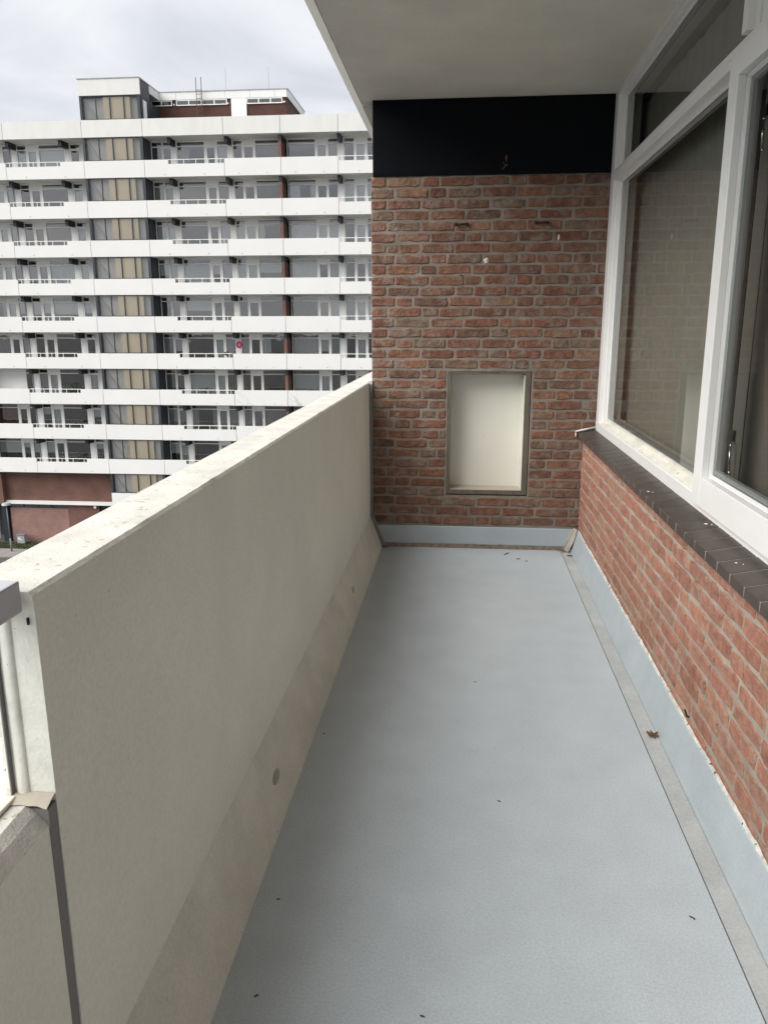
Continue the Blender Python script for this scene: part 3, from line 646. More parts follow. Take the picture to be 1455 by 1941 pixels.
prism('transom_end', [(0.8415, 2.218), (0.8415, 2.274), (0.866, 2.274), (0.866, 2.218)], 'y', YJ-0.139, YJ-0.0895, M['frame'], win)
prism('mullion', [(0.846, YM0+.018), (0.846, YM1+.004), (0.868, YM1+.006), (0.890, YM0-.02), (0.890, YM0+.018)], 'z', 0.8395, 2.2025, M['frame'], win)
prism('toplight_post', [(0.842, 2.800), (0.842, 2.755), (0.864, 2.750), (0.864, 2.712), (0.96, 2.712), (0.96, 2.800)], 'z', 2.2915, ZC-0.0525, M['frame'], win)
meshbox('toplight_panel', 0.870, 0.892, 1.62, 2.711, 2.2915, ZC-0.0525, M['frame'], win)
meshbox('toplight_post', 0.845, 0.96, 1.50, 1.619, 2.2915, ZC-0.0525, M['frame'], win)
# casement sash, proud of the frame
sash = cube('casement', 0.820, 0.8455, YM1, YM0, 0.812, 2.235, M['frame'], win, bevel=0.003)
sash.name = 'casement_stile'
prism('casement_stile_bead', [(0.8455, YM1+.002), (0.8455, YM1-.001), (0.857, YM1-.003), (0.862, YM1-.003), (0.862, YM1+.002)], 'z', 0.905, 2.165, M['frame'], win)
cube('casement_rail', 0.8203, 0.8458, 1.60, YM1-0.0003, 0.812, 0.914, M['frame'], win, bevel=0.003)
prism('casement_rail_bead', [(0.845, 0.9142), (0.846, 0.9165), (0.857, 0.922), (0.862, 0.922), (0.862, 0.9142)], 'y', 1.62, YM1-.004, M['frame'], win)
cube('casement_rail', 0.8203, 0.8458, 1.60, YM1-0.0003, 2.160, 2.235, M['frame'], win, bevel=0.003)
prism('casement_rail_bead', [(0.845, 2.1598), (0.846, 2.157), (0.857, 2.152), (0.862, 2.152), (0.862, 2.1598)], 'y', 1.62, YM1-.004, M['frame'], win)
cube('casement_stile', 0.820, 0.8455, 1.50, 1.5995, 0.812, 2.235, M['frame'], win, bevel=0.003)
# further window behind the camera
meshbox('post', 0.841, 0.96, 1.38, 1.4985, 0.8395, 2.2155, M['frame'], win); meshbox('post', 0.841, 0.96, -0.6, -0.5, 0.8395, ZC-0.0525, M['frame'], win); meshbox('post', 0.841, 0.96, -3.0, -2.9, 0.8395, ZC-0.0525, M['frame'], win)
def pane(name, x, ya, yb, za, zb, parent=win, mt='glass'):
    bm = bmesh.new(); bm.faces.new([bm.verts.new(p) for p in ((x, yb, za), (x, ya, za), (x, ya, zb), (x, yb, zb))]); return from_bm(name, bm, M[mt], parent, recalc=False)
pane('pane', 0.884, YM0+.017, YJ-.139, 0.870, 2.205)
pane('pane', 0.884, 2.795, YJ-.139, 2.289, ZC-.050)
pane('pane', 0.858, 1.60, YM1, 0.905, 2.165, mt='glass_sash')
pane('pane', 0.884, -0.51, 1.39, 0.839, 2.205); pane('pane', 0.884, -2.91, -0.59, 0.839, 2.205); pane('pane', 0.884, -0.51, 1.51, 2.289, ZC-.050); pane('pane', 0.884, -2.91, -0.59, 2.289, ZC-.050)
# glazing spacers just inside the glass
for (ya, yb, za, zb, xs) in ((YM0+.02, YJ-.141, 0.872, 2.199, 0.888), (2.802, YJ-.141, 2.292, ZC-.053, 0.888), (1.62, YM1-.004, 0.925, 2.155, 0.861)):
    bm = bmesh.new(); w = 0.016
    add_box(bm, xs, xs+.014, yb-w, yb, za, zb); add_box(bm, xs, xs+.014, ya, ya+w, za, zb)
    add_box(bm, xs, xs+.014, ya+w, yb-w, za, za+w); add_box(bm, xs, xs+.014, ya+w, yb-w, zb-w, zb)
    from_bm('glazing_spacer', bm, M['spacer'], win)

# ---- what stands inside
room = thing('room', (2.5, 1.0, 0.0), None, None); room['kind'] = 'structure'; room.name = 'room'
meshbox('room_floor', 0.905, 5.0, -3.0, D+0.2, -0.05, 0.0, M['room'], room)
meshbox('room_wall', 4.9, 5.0, -3.0, D+0.2, 0.001, ZC-.001, M['room'], room)
meshbox('room_wall', 0.962, 4.899, D+0.02, D+0.19, 0.001, ZC-.001, M['room'], room)
meshbox('room_wall', 0.905, 4.899, -3.1, -3.001, 0.001, ZC-.001, M['room'], room)
meshbox('room_wall', 0.902, 0.961, -3.0, D+.019, 0.001, 0.781, M['room'], room)
meshbox('room_ceiling', 0.965, 4.899, -3.0, D+0.019, ZC-.04, ZC-.0015, M['room'], room)
bm = bmesh.new(); n = 90; lo = []; hi = []
for i in range(n+1):
    yy = 3.10+1.80*i/n; x = 0.995+0.006*math.sin(i*0.9)+0.004*math.sin(i*0.37+1)
    lo.append(bm.verts.new((x, yy, 0.30))); hi.append(bm.verts.new((x*0.6+0.4*0.995, yy, 2.62)))
for i in range(n): bm.faces.new((lo[i], lo[i+1], hi[i+1], hi[i]))
cu = from_bm('curtain', bm, M['curtain'], smooth=True); tag(cu, 'plain greige curtain hanging behind the fixed window pane', 'curtain')
door = thing('interior_door', (1.02, 2.6, 0.0), 'greige interior door leaf with two handles, seen through the casement glass', 'door')
cube('leaf', 1.000, 1.040, 1.70, 3.000, 0.02, 2.45, M['door_in'], door, bevel=0.003)
cube('edge_strip', 1.004, 1.050, 3.062, 3.19, 0.02, 2.45, M['door_edge'], door, bevel=0.003)
cube('gap_shade', 0.9985, 1.05, 3.0015, 3.0605, 0.02, 2.45, M['black'], door)  # black strip standing in for the shade in the gap beside the leaf
cube('groove', 0.9988, 1.001, 2.874, 2.881, 0.05, 2.42, M['black'], door)
for zz in (0.945, 2.035):
    bm = bmesh.new(); path = [Vector((1.0, 2.945, zz+.055)), Vector((0.985, 2.940, zz+.055)), Vector((0.978, 2.930, zz+.045)), Vector((0.978, 2.922, zz-.045)), Vector((0.984, 2.920, zz-.058))]
    for a, b in zip(path, path[1:]): tube(bm, a, b, .0048, .0048, 8)
    from_bm('handle', bm, M['chrome'], door, smooth=True)
    cube('handle_plate', 0.990, 0.9983, 2.950, 3.010, zz+.058, zz+.10, M['black'], door, bevel=0.002)

# ---- loose bits on the floor
def leaf_mesh(seed, r):
    rr = random.Random(seed); bm = bmesh.new(); N_ = 18
    c = bm.verts.new((0, 0, r*.22)); a1 = []; a2 = []
    for i in range(N_):
        a = 6.2832*i/N_; q = r*(0.95 if i % 3 else 0.6)*rr.uniform(.75, 1.15)
        a1.append(bm.verts.new((q*.5*math.cos(a), q*.5*math.sin(a), rr.uniform(.05, .42)*r))); a2.append(bm.verts.new((q*math.cos(a), q*math.sin(a), rr.uniform(.02, .5)*r)))
    for i in range(N_):
        j = (i+1) % N_; bm.faces.new((c, a1[i], a1[j])); bm.faces.new((a1[i], a2[i], a2[j], a1[j]))
    return bm
bm = leaf_mesh(4, 0.024); bmesh.ops.translate(bm, verts=bm.verts, vec=(0.706, 2.607, -0.001))
lf = from_bm('dry_leaf', bm, M['leaf']); tag(lf, 'crumpled brown dry leaf lying in the gutter strip beside the low wall', 'leaf')
bm = bmesh.new(); rr = random.Random(2)
for j in range(4):
    b2 = leaf_mesh(40+j, 0.012); bmesh.ops.translate(b2, verts=b2.verts, vec=(0.70+0.016*j, 4.84+rr.uniform(-.01, .01), -0.001)); me = bpy.data.meshes.new('t'); b2.to_mesh(me); b2.free(); bm.from_mesh(me); bpy.data.meshes.remove(me)
tag(from_bm('dry_leaf', bm, M['leaf']), 'small brown leaf crumbs in the far corner of the gutter strip', 'leaf')
bits = [(0.315, 4.852, .050, .75, 'longest dark twig on the floor near the brick end wall'), (0.38, 4.742, .026, .2, 'short dark twig on the floor, middle of three by the end wall'), (0.426, 4.701, .020, 2.0, 'tiny dark twig on the floor, nearest the low wall of three'),
        (0.143, 2.155, .010, 2.4, 'tiny dark crumb in the middle of the grey floor'), (0.084, 2.978, .007, .4, 'dark speck on the floor, centre, further back'), (-0.459, 2.508, .007, .2, 'dark speck on the floor against the parapet foot'),
        (-0.414, 1.382, .010, .5, 'dark crumb on the floor at the front, beside the parapet foot'), (-0.053, 1.364, .010, 2.6, 'brown crumb on the floor at the very front edge'), (-0.433, 1.676, .007, .2, 'small dark speck near the parapet foot, second from the front'),
        (0.593, 1.71, .016, 2.2, 'thin dark fibre on the floor at the front right'), (0.673, 3.819, .014, 1.0, 'pale crumb at the edge of the gutter strip')]
for (x, y, L, a, lab) in bits:
    bm = bmesh.new(); c, s = math.cos(a), math.sin(a); r = max(.0018, min(.0035, L*.12)); k = 4
    prev = Vector((x-L/2*c, y-L/2*s, r*.7))
    for i in range(1, k+1):
        t = i/k-.5; p = Vector((x+L*t*c-0.10*L*math.sin(t*5)*s, y+L*t*s+0.10*L*math.sin(t*5)*c, r*.7+.001*(i % 2)))
        tube(bm, prev, p, r*(.7+.3*(i % 2)), r*(.9 if i < k else .4), 6); prev = p
    tag(from_bm('twig', bm, M['plaster'] if 'pale' in lab else M['twig']), lab, 'twig', 'litter on the floor')
bm = bmesh.new(); tube(bm, (XB-.014, 2.428, 0.196), (XB-.006, 2.424, 0.172), .003, .003, 6); tube(bm, (XB-.006, 2.424, 0.172), (XB+.01, 2.424, 0.174), .003, .003, 6)
tag(from_bm('nail', bm, M['rust']), 'rusty bent nail at the foot of the low brick wall', 'nail')
bm = bmesh.new(); rr = random.Random(8)
def drop(bm, x, y, z, s):
    N_ = 9; c = bm.verts.new((x, y, z+.002)); rim = [bm.verts.new((x+s*1.5*math.cos(6.283*i/N_)*rr.uniform(.5, 1.2), y+s*math.sin(6.283*i/N_)*rr.uniform(.5, 1.2), z-.0004)) for i in range(N_)]
    for i in range(N_): bm.faces.new((c, rim[i], rim[(i+1) % N_]))
for (x, y, s, lab) in ((0.757, 3.16, .010, 'white paint drop on the dark sill, furthest from the camera'), (0.815, 2.60, .011, 'white paint streak on the dark sill below the casement corner'), (0.775, 2.18, .006, 'white paint drop on the dark sill, nearest the camera')):
    bm = bmesh.new(); drop(bm, x, y, 0.7660+(x-.734)*0.177, s*.6); drop(bm, x+.012, y-.02, 0.7660+(x+.012-.734)*0.177, s*.25)
    tag(from_bm('paint_drop', bm, M['frame']), lab, 'paint drop', 'paint drops on the sill')

# ================================================================== OPPOSITE BLOCK
DB, DW = 61.3, 62.76
def top(i): return 16.33-2.846*i
blk = thing('apartment_block', (-20, 66, -16.8), 'long white apartment block with balcony bands, glazed stair tower and brick rooftop room', 'building')
JX = [-43.5, -39.2, -34.9, -28.68, -23.97, -17.83, -13.55, -9.28, -3.06, 1.65]
NOTCH = {2: (-34.86, -30.55), 4: (-22.12, -17.87), 7: (-9.24, -4.95)}
TOWERS = {3: (-28.68, -23.97), 8: (-3.06, 1.65)}
rnd = random.Random(77)
def balustrade(x0, x1, z1, notch=None, mat=None, h=1.205):
    g = 0.016; x0 += g; x1 -= g; z0_ = z1-h
    bm = bmesh.new()
    if notch:
        dz = 0.31; a, b = max(notch[0], x0), min(notch[1], x1)
        prof = [(x0, z0_), (x1, z0_)]
        prof += [(x1, z1), (b, z1), (b, z1-dz)] if b < x1-.05 else [(x1, z1-dz)]
        prof += [(a, z1-dz), (a, z1), (x0, z1)] if a > x0+.05 else [(x0, z1-dz)]
    else: prof = [(x0, z0_), (x1, z0_), (x1, z1), (x0, z1)]
    f = [bm.verts.new((x, DB, z)) for x, z in prof]; b_ = [bm.verts.new((x, DB+.12, z)) for x, z in prof]
    n = len(prof); bm.faces.new(f); bm.faces.new(b_[::-1])
    for k in range(n): bm.faces.new((f[k], b_[k], b_[(k+1) % n], f[(k+1) % n]))
    return from_bm('balustrade_panel', bm, mat or M['white'], blk)
def railing(x0, x1, z1):
    bm = bmesh.new(); tube(bm, (x0, DB+.05, z1-.01), (x1, DB+.05, z1-.01), .024, .024, 6)
    n = 5
    for i in range(n):
        x = x0+.25+(x1-x0-.5)*i/(n-1); add_box(bm, x-.018, x+.018, DB+.03, DB+.07, z1-.32, z1-.03)
    return from_bm('railing', bm, M['pframe'], blk)
def win_frame(name, x0, x1, za, zb, bars, w=0.055, mat=None, y=DW, t=0.07):
    bm = bmesh.new(); add_box(bm, x0, x0+w, y-.02, y+t, za, zb); add_box(bm, x1-w, x1, y-.02, y+t, za, zb)
    add_box(bm, x0+w, x1-w, y-.02, y+t, za, za+w); add_box(bm, x0+w, x1-w, y-.02, y+t, zb-w, zb)
    for (a, b, c, d) in bars: add_box(bm, a, b, y-.018, y+t-.01, c, d)
    return from_bm(name, bm, mat or M['pframe'], blk)
def quad_part(name, x0, x1, za, zb, y, mat, parent):
    bm = bmesh.new(); bm.faces.new([bm.verts.new(p) for p in ((x0, y, za), (x1, y, za), (x1, y, zb), (x0, y, zb))]); return from_bm(name, bm, mat, parent, recalc=False)
def curtain(x0, x1, za, zb, mat, parent, flat=False):
    bm = bmesh.new(); n = 1 if flat else max(6, int((x1-x0)/0.055)); lo = []; hi = []
    for i in range(n+1):
        x = x0+(x1-x0)*i/n; y = DW+.16+(0 if flat else 0.035*math.sin(i*2.1)+0.01*rnd.uniform(-1, 1))
        lo.append(bm.verts.new((x, y, za))); hi.append(bm.verts.new((x, y, zb)))
    for i in range(n): bm.faces.new((lo[i], lo[i+1], hi[i+1], hi[i]))
    return from_bm('curtain', bm, mat, parent)
# (x0, x1, kind)  W window with toplight, D door under a white panel, U door under a toplight, P white post
LAY = [(-43.3, -42.5, 'W'), (-42.42, -41.66, 'D'), (-41.58, -39.48, 'W'), (-39.0, -36.86, 'W'), (-36.78, -36.03, 'D'), (-35.90, -35.22, 'W'), (-35.20, -34.75, 'P'),
       (-34.74, -33.92, 'W'), (-33.85, -33.05, 'D'), (-32.95, -30.80, 'W'), (-30.79, -30.41, 'P'), (-30.40, -29.58, 'U'), (-29.57, -28.70, 'E'),
       (-23.93, -23.06, 'W'), (-23.03, -22.28, 'U'), (-22.27, -21.94, 'P'), (-21.92, -19.72, 'W'), (-19.64, -18.86, 'D'), (-18.80, -17.93, 'W'), (-17.92, -17.56, 'P'),
       (-17.54, -16.80, 'W'), (-16.75, -15.90, 'D'), (-15.85, -13.93, 'W'), (-13.38, -11.20, 'W'), (-11.14, -10.33, 'D'), (-10.28, -9.50, 'W'), (-9.49, -9.07, 'P'),
       (-9.06, -8.26, 'W'), (-8.20, -7.40, 'D'), (-7.34, -5.20, 'W'), (-5.19, -4.82, 'P'), (-4.80, -4.00, 'U'), (-3.98, -3.12, 'W')]
FINS = [-34.84, -30.60, -22.10, -17.74, -9.28, -5.00]
PARTS = [-39.22, -13.64]
curt_rows = {}
def pick(row):
    if row <= 5: return rnd.choices(['sheer', 'grey', 'none', 'white', 'half', 'beige', 'purple', 'olive'], [4, 3, 4, 2.5, 3, .8, .8, .8])[0]
    return rnd.choices(['sheer', 'grey', 'none', 'half', 'olive', 'red'], [4.5, 2.0, 4, 3, 1.2, 0.6])[0]
for i in range(1, 10):
    t = top(i); fl = t-1.067; ce = fl+2.655
    # slabs
    for (a, b) in ((-43.5, -28.70), (-23.95, -3.08)):
        cube('floor_slab', a, b, DB+.121, DW+3.6, fl-.19, fl, M['soffit'], blk)
        if i == 1: cube('roof_slab', a, b, DB+.121, 72.2, ce, ce+.30, M['soffit'], blk)
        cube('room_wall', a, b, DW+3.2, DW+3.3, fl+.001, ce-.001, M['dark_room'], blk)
        cube('lintel', a, b, DW-.03, DW+.08, ce-.055, ce-.001, M['wallw'], blk)
        cube('sill_wall', a, b, DW-.005, DW+.06, fl+.001, fl+.16, M['wallw'], blk)
    for k in range(len(JX)-1):
        if k in TOWERS: continue
        nt_ = NOTCH.get(k)
        balustrade(JX[k], JX[k+1], t, nt_)
        if nt_: railing(nt_[0], nt_[1], t)
        for xx in ((JX[k]*.75+JX[k+1]*.25), (JX[k]*.25+JX[k+1]*.75)):
            bm = bmesh.new(); tube(bm, (xx, DB+.02, t-1.03), (xx, DB-.025, t-1.03), .035, .03, 7); from_bm('drain_spout', bm, M['steel'], blk)
    # fins, partitions
    for x in FINS: cube('beam_end', x-.125, x+.125, DB+.30, DW-.031, ce-.42, ce-.002, M['finb'], blk)
    for x in PARTS:
        cube('brick_partition', x-.115, x+.115, DB+.14, DW+.3, fl+.001, ce-.43, M['brickf'], blk); cube('beam_end', x-.12, x+.12, DB+.15, DW-.031, ce-.428, ce-.002, M['finb'], blk)
    zb_, tr0, tr1, hd = fl+.161, fl+2.205, fl+2.275, ce-.056
    unit_c = {}
    for (x0, x1, kd) in LAY:
        if kd == 'P':
            cube('post', x0, x1, DW-.04, DW+.08, fl+.161, hd, M['wallw'], blk); continue
        if kd == 'E':
            cube('wall_panel', x0, x1, DW-.01, DW+.06, fl+.161, hd, M['wallw'], blk); continue
        if i == 7 and x1 < -35.3 and x0 > -39.1:
            cube('shutter_board', x0-.05, x1+.05, DW-.03, DW+.05, fl+.161, hd, M['wallw'], blk); continue
        side = -1 if x0 < -39.2 else (0 if x0 < -34.9 else (1 if x0 < -28 else (2 if x0 < -17.7 else (3 if x0 < -13.6 else (4 if x0 < -9.2 else 5)))))
        if side not in unit_c: unit_c[side] = pick(i)
        c = unit_c[side] if rnd.random() < .5 else pick(i)
        if i == 2 and side == 2: c = 'beige'
        if i == 7 and side in (3, 5): c = 'red'
        if i == 8 and side in (2, 3): c = 'grey'
        if i == 1 and side == 1 and x1-x0 > 1.5: c = 'white'
        if kd == 'W':
            w = win_frame('window', x0, x1, zb_, hd, [(x0+.055, x1-.055, tr0, tr1)])
            quad_part('pane', x0+.05, x1-.05, zb_+.05, tr0+.005, DW+.03, M['fglass'], w); quad_part('pane', x0+.05, x1-.05, tr1-.005, hd-.05, DW+.03, M['fglass'], w)
            wt = w
        else:
            w = win_frame('door', x0, x1, fl+.02, tr0+.01, [], w=.10)
            quad_part('pane', x0+.09, x1-.09, fl+.11, tr0-.085, DW+.03, M['fglass'], w)
            wt = w
            if kd == 'D': cube('panel_over_door', x0-.06, x1+.06, DW-.028, DW+.06, tr0+.012, hd, M['wallw'], blk)
            else:
                w2 = win_frame('toplight', x0, x1, tr0+.012, hd, []); quad_part('pane', x0+.05, x1-.05, tr0+.06, hd-.05, DW+.03, M['fglass'], w2)
        za, zc_ = fl+.18, hd-.02
        if c == 'none': continue
        if c == 'half': curtain(x0+.06, x1-.06, fl+rnd.uniform(1.2, 1.7), tr0, CUR['white'] if rnd.random() < .6 else CUR['sheer'], wt, True)
        elif c in ('white', 'beige'): curtain(x0+.06, x1-.06, za, tr0, CUR[c], wt, True)
        elif kd == 'W' and x1-x0 > 1.5 and rnd.random() < .35:
            q = rnd.uniform(.25, .5); curtain(x0+.06, x0+(x1-x0)*q, za, tr0+.05, CUR[c], wt)
            if rnd.random() < .5: curtain(x1-(x1-x0)*.22, x1-.06, za, tr0+.05, CUR[c], wt)
        else: curtain(x0+.06, x1-.06, za, tr0+.05, CUR[c], wt)
    # dark drain pipe beside the white post at the left
    bm = bmesh.new(); tube(bm, (-35.27, DW-.08, fl), (-35.27, DW-.08, ce-.001), .045, .045, 6); from_bm('drain_pipe', bm, M['steel'], blk)
    # wall strips between the openings
    for a, b in zip(LAY, LAY[1:]):
        gap = b[0]-a[1]
        if 0.02 < gap < 0.4: cube('post', a[1]+.001, b[0]-.001, DW-.012, DW+.055, fl+.161, hd, M['pframe'], blk)
# roof band
for k in range(len(JX)-1):
    balustrade(JX[k], JX[k+1], top(0), None, M['white_roof'], h=1.20)
# joint filler seen between the panels
for i in range(0, 10):
    for x in JX[1:-1]: cube('panel_joint', x-.016, x+.016, DB+.03, DB+.10, top(i)-1.19, top(i)-.32 if i else top(i)-.01, M['joint'], blk)

# stair towers
for tk, (tx0, tx1) in TOWERS.items():
    cube('tower_side', tx1-.20, tx1, DB+.20, DW+3.5, -16.8, 17.9 if tk == 3 else 15.3, M['navy'], blk)
    cube('tower_side', tx0, tx0+.20, DB+.20, DW+3.5, -16.8, 17.9 if tk == 3 else 15.3, M['navy'], blk)
    cube('tower_back', tx0+.201, tx1-.201, DB+.44, DB+.54, -16.8, 17.9 if tk == 3 else 15.3, M['stairgrey'], blk)
    cube('stair_wall', tx0+1.80, tx0+3.86, DB+.15, DB+.34, -16.8, 17.9 if tk == 3 else 15.3, M['cream'], blk)
    for i in range(0, 11):
        if tk == 8 and i == 0: continue
        t = top(i)
        if i > 0: balustrade(tx0, tx1, t, None, None, 1.30 if i == 10 else 1.205)
        zt_ = top(i-1)-1.206 if i else 17.98
        za = t+.001
        mull = [tx0+.20+(tx1-tx0-.42)*q/4 for q in range(5)]
        w = win_frame('tower_window', tx0+.02, tx1-.02, za, zt_, [(x-.03, x+.03, za+.05, zt_-.05) for x in mull[1:4]]+[(tx0+.06, tx0+.20, za+.05, zt_-.05), (tx1-.24, tx1-.06, za+.05, zt_-.05)], mat=M['navy'], y=DB+.06)
        for q in range(4): quad_part('pane', mull[q]+.02, mull[q+1]-.02, za+.03, zt_-.03, DB+.10, M['tglass'], w)
        cube('landing', tx0+.201, tx1-.201, DB+.16, DB+.43, t-1.19, t-1.0, M['stairgrey'], blk)
        bm = bmesh.new()    # stair flight seen as a diagonal
        f = [bm.verts.new(p) for p in ((tx0+.25, DB+.30, t+1.5), (tx0+1.45, DB+.30, t-.1), (tx0+1.45, DB+.30, t-.32), (tx0+.25, DB+.30, t+1.25))]
        b_ = [bm.verts.new(v.co+Vector((0, .12, 0))) for v in f]
        bm.faces.new(f); bm.faces.new(b_[::-1])
        for q in range(4): bm.faces.new((f[q], b_[q], b_[(q+1) % 4], f[(q+1) % 4]))
        from_bm('stair_flight', bm, M['soffit'], blk)
# tower head
cube('tower_fascia', -28.70, -23.95, DB, DB+.12, 17.99, 19.10, M['white_roof'], blk); cube('tower_side', -24.10, -23.96, DB+.121, DB+1.9, 16.34, 19.10, M['navy'], blk)
cube('tower_side', -28.69, -28.55, DB+.121, 65.2, 16.34, 19.10, M['navy'], blk); cube('tower_roof', -28.72, -23.93, DB-.03, 65.2, 19.101, 19.17, M['steel'], blk)
cube('tower_fascia', -24.06, -23.955, DB+1.901, 65.18, 18.55, 19.10, M['white'], blk)
w = win_frame('side_window', -24.0, -23.94, 16.55, 17.75, [], w=.02, mat=M['pframe'], y=DB+.7); w.hide_render = False
cube('side_window_leaf', -23.957, -23.93, DB+.50, DB+1.15, 16.40, 17.75, M['pframe'], blk)
# plant room
PY = 65.3; RZ = 16.35
cube('plant_room_wall', -28.5, -13.86, PY, PY+.2, RZ, 18.62, M['brickd'], blk); cube('plant_room_wall', -14.06, -13.86, PY+.201, 71.9, RZ, 18.62, M['brickd'], blk)
fx = [-28.6, -26.3, -24.45, -22.6, -20.6, -18.65, -16.7, -14.75, -13.80]
for a, b in zip(fx, fx[1:]): cube('fascia_panel', a+.01, b-.01, PY-.10, PY-.02, 18.56, 19.10, M['white'], blk)
cube('fascia_panel', -13.81, -13.73, PY-.02, 72.0, 18.56, 19.10, M['white'], blk); cube('roof_edge', -28.6, -13.70, PY-.13, 72.05, 19.101, 19.16, M['steel'], blk)
for a, b, n in ((-24.66, -22.93, 2), (-22.60, -18.54, 4), (-16.97, -14.16, 3)):
    w = win_frame('strip_window', a, b, 18.14, 18.54, [(a+(b-a)*q/n-.035, a+(b-a)*q/n+.035, 18.2, 18.48) for q in range(1, n)], w=.06, y=PY-.06)
    for q in range(n): quad_part('pane', a+(b-a)*q/n+.04, a+(b-a)*(q+1)/n-.04, 18.19, 18.49, PY-.03, M['fglass'], w)
cube('roof_door', -18.2, -17.0, PY-.09, PY-.001, RZ, 18.555, M['wallw'], blk)
bm = bmesh.new()
for x in (-20.86, -20.44): tube(bm, (x, PY-.35, RZ), (x, PY-.35, 20.05), .03, .03, 6)
for q in range(9): tube(bm, (-20.86, PY-.35, RZ+.4+q*.30), (-20.44, PY-.35, RZ+.4+q*.30), .02, .02, 5)
from_bm('roof_ladder', bm, M['rustl'], blk)
for x, h in ((-18.72, 20.95), (-15.32, 20.90)):
    bm = bmesh.new(); tube(bm, (x, PY+.5, 19.1), (x, PY+.5, h), .022, .012, 6); from_bm('antenna_rod', bm, M['steel'], blk)
for x in (-22.76, -18.45, -14.05, -13.98):
    bm = bmesh.new(); bmesh.ops.create_icosphere(bm, subdivisions=1, radius=.07, matrix=Matrix.Translation((x, PY-.1, 18.2))); from_bm('bulkhead_lamp', bm, M['white'], blk)
cube('roof_deck', -43.5, 1.65, DB+.3, 73.5, 15.45, 15.62, M['steel'], blk)
cube('rear_wall', -43.5, 1.65, 72.2, 72.5, -16.8, 15.44, M['brickf'], blk)
# base storeys
cube('base_wall', -38.44, -28.70, DW-.5, DW-.3, -13.12, top(9)-1.06-.19, M['brickf'], blk); cube('base_wall', -23.95, 1.65, DW-.5, DW-.3, -16.8, top(9)-1.06-.19, M['brickf'], blk)
cube('base_column', -38.95, -38.46, DW-1.0, DW-.3, -13.4, top(9)-1.06-.19, M['brickf'], blk); cube('base_wall', -43.5, -38.96, DW-.2, DW, -13.3, top(9)-1.06-.19, M['brickd'], blk)
cube('white_band', -38.70, -28.72, DW-.75, DW-.30, -13.40, -13.121, M['white'], blk)
cube('lower_wall', -38.30, -33.13, DW-.45, DW-.25, -16.8, -13.80, M['brickp'], blk); cube('lower_wall', -33.13, -30.35, DW-.447, DW-.25, -16.8, -13.401, M['brickf'], blk)
w = win_frame('strip_window', -38.30, -33.14, -13.80, -13.405, [(x-.03, x+.03, -13.75, -13.45) for x in (-37.1, -35.8, -34.5)], w=.05, mat=M['navy'], y=DW-.38)
for q in range(4): quad_part('pane', -38.28+q*1.28, -38.28+(q+1)*1.28, -13.77, -13.43, DW-.34, M['fglass'], w)
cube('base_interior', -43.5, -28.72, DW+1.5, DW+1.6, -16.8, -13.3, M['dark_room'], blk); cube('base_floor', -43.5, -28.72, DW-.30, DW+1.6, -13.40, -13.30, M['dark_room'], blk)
cube('base_pillar', -39.05, -38.50, DW-.6, DW-.25, -16.8, -13.401, M['navy'], blk)
bm = bmesh.new(); tube(bm, (-39.18, DW-.9, -13.4), (-39.30, DW-.9, -16.4), .09, .09, 8); from_bm('downpipe', bm, M['white'], blk)
cube('corner_lamp', -30.75, -30.55, DW-.60, DW-.448, -13.70, -13.45, M['white'], blk)
cube('dark_opening', -30.34, -28.75, DW-.2, DW-.15, -16.8, -13.42, M['navy'], blk)  # solid navy slab put in for the darkness of an opening

# ---- things on the far balconies
bm = bmesh.new()
for j in range(14):
    a = 6.283*j/14; bmesh.ops.create_icosphere(bm, subdivisions=1, radius=.085, matrix=Matrix.Translation((-17.68+.17*math.cos(a), DW-.12, -0.10+.20*math.sin(a))))
tag(from_bm('pink_wreath', bm, M['pink']), 'pink wreath hanging on a white post of the apartment block', 'wreath')
bm = bmesh.new(); tube(bm, (-27.9, DB+.22, -9.95), (-27.1, DB+.22, -10.05), .05, .05, 6); tube(bm, (-27.1, DB+.22, -9.9), (-27.15, DB+.22, -10.7), .05, .04, 6); tube(bm, (-27.15, DB+.22, -10.7), (-27.0, DB+.22, -11.0), .04, .03, 6)
# (kept inside the stair tower behind the glass)
bmesh.ops.translate(bm, verts=bm.verts, vec=(0, 0, 1.75))
tag(from_bm('white_stand', bm, M['white']), 'white bent pole standing behind the stair tower glass, low storey', 'pole')

M['leafg'] = material('pot_plant_leaf', (0.05, 0.085, 0.03), 0.7, var=0.3, vscale=9)
M['pot'] = material('plant_pot', (0.30, 0.13, 0.08), 0.8)
M['cloth'] = material('dark_cloth', (0.035, 0.035, 0.04), 0.9, var=0.3, vscale=6)
def pot_plant(x, y, z, h, seed, lab):
    rr = random.Random(seed); t = thing('potted_plant', (x, y, z), lab, 'plant', 'plants on the far block')
    bm = bmesh.new(); tube(bm, (x, y, z), (x, y, z+.26), .11, .15, 10); from_bm('pot', bm, M['pot'], t)
    bm = bmesh.new()
    for j in range(90):
        a = rr.uniform(0, 6.283); r = rr.uniform(.02, .30)*h; zz = z+.25+rr.uniform(0, h); L = rr.uniform(.10, .20)
        p = Vector((x+r*math.cos(a), y+r*math.sin(a)*.5, zz)); d = Vector((math.cos(a), math.sin(a)*.5, rr.uniform(-.3, .8))).normalized()*L; q = d.cross(Vector((rr.uniform(-1, 1), rr.uniform(-1, 1), 1))).normalized()*L*.28
        bm.faces.new([bm.verts.new(v) for v in (p, p+d*.5+q, p+d, p+d*.5-q)])
    for j in range(5): tube(bm, (x, y, z+.2), (x+rr.uniform(-.1, .1), y, z+.25+h*.8), .012, .008, 5)
    from_bm('foliage', bm, M['leafg'], t)
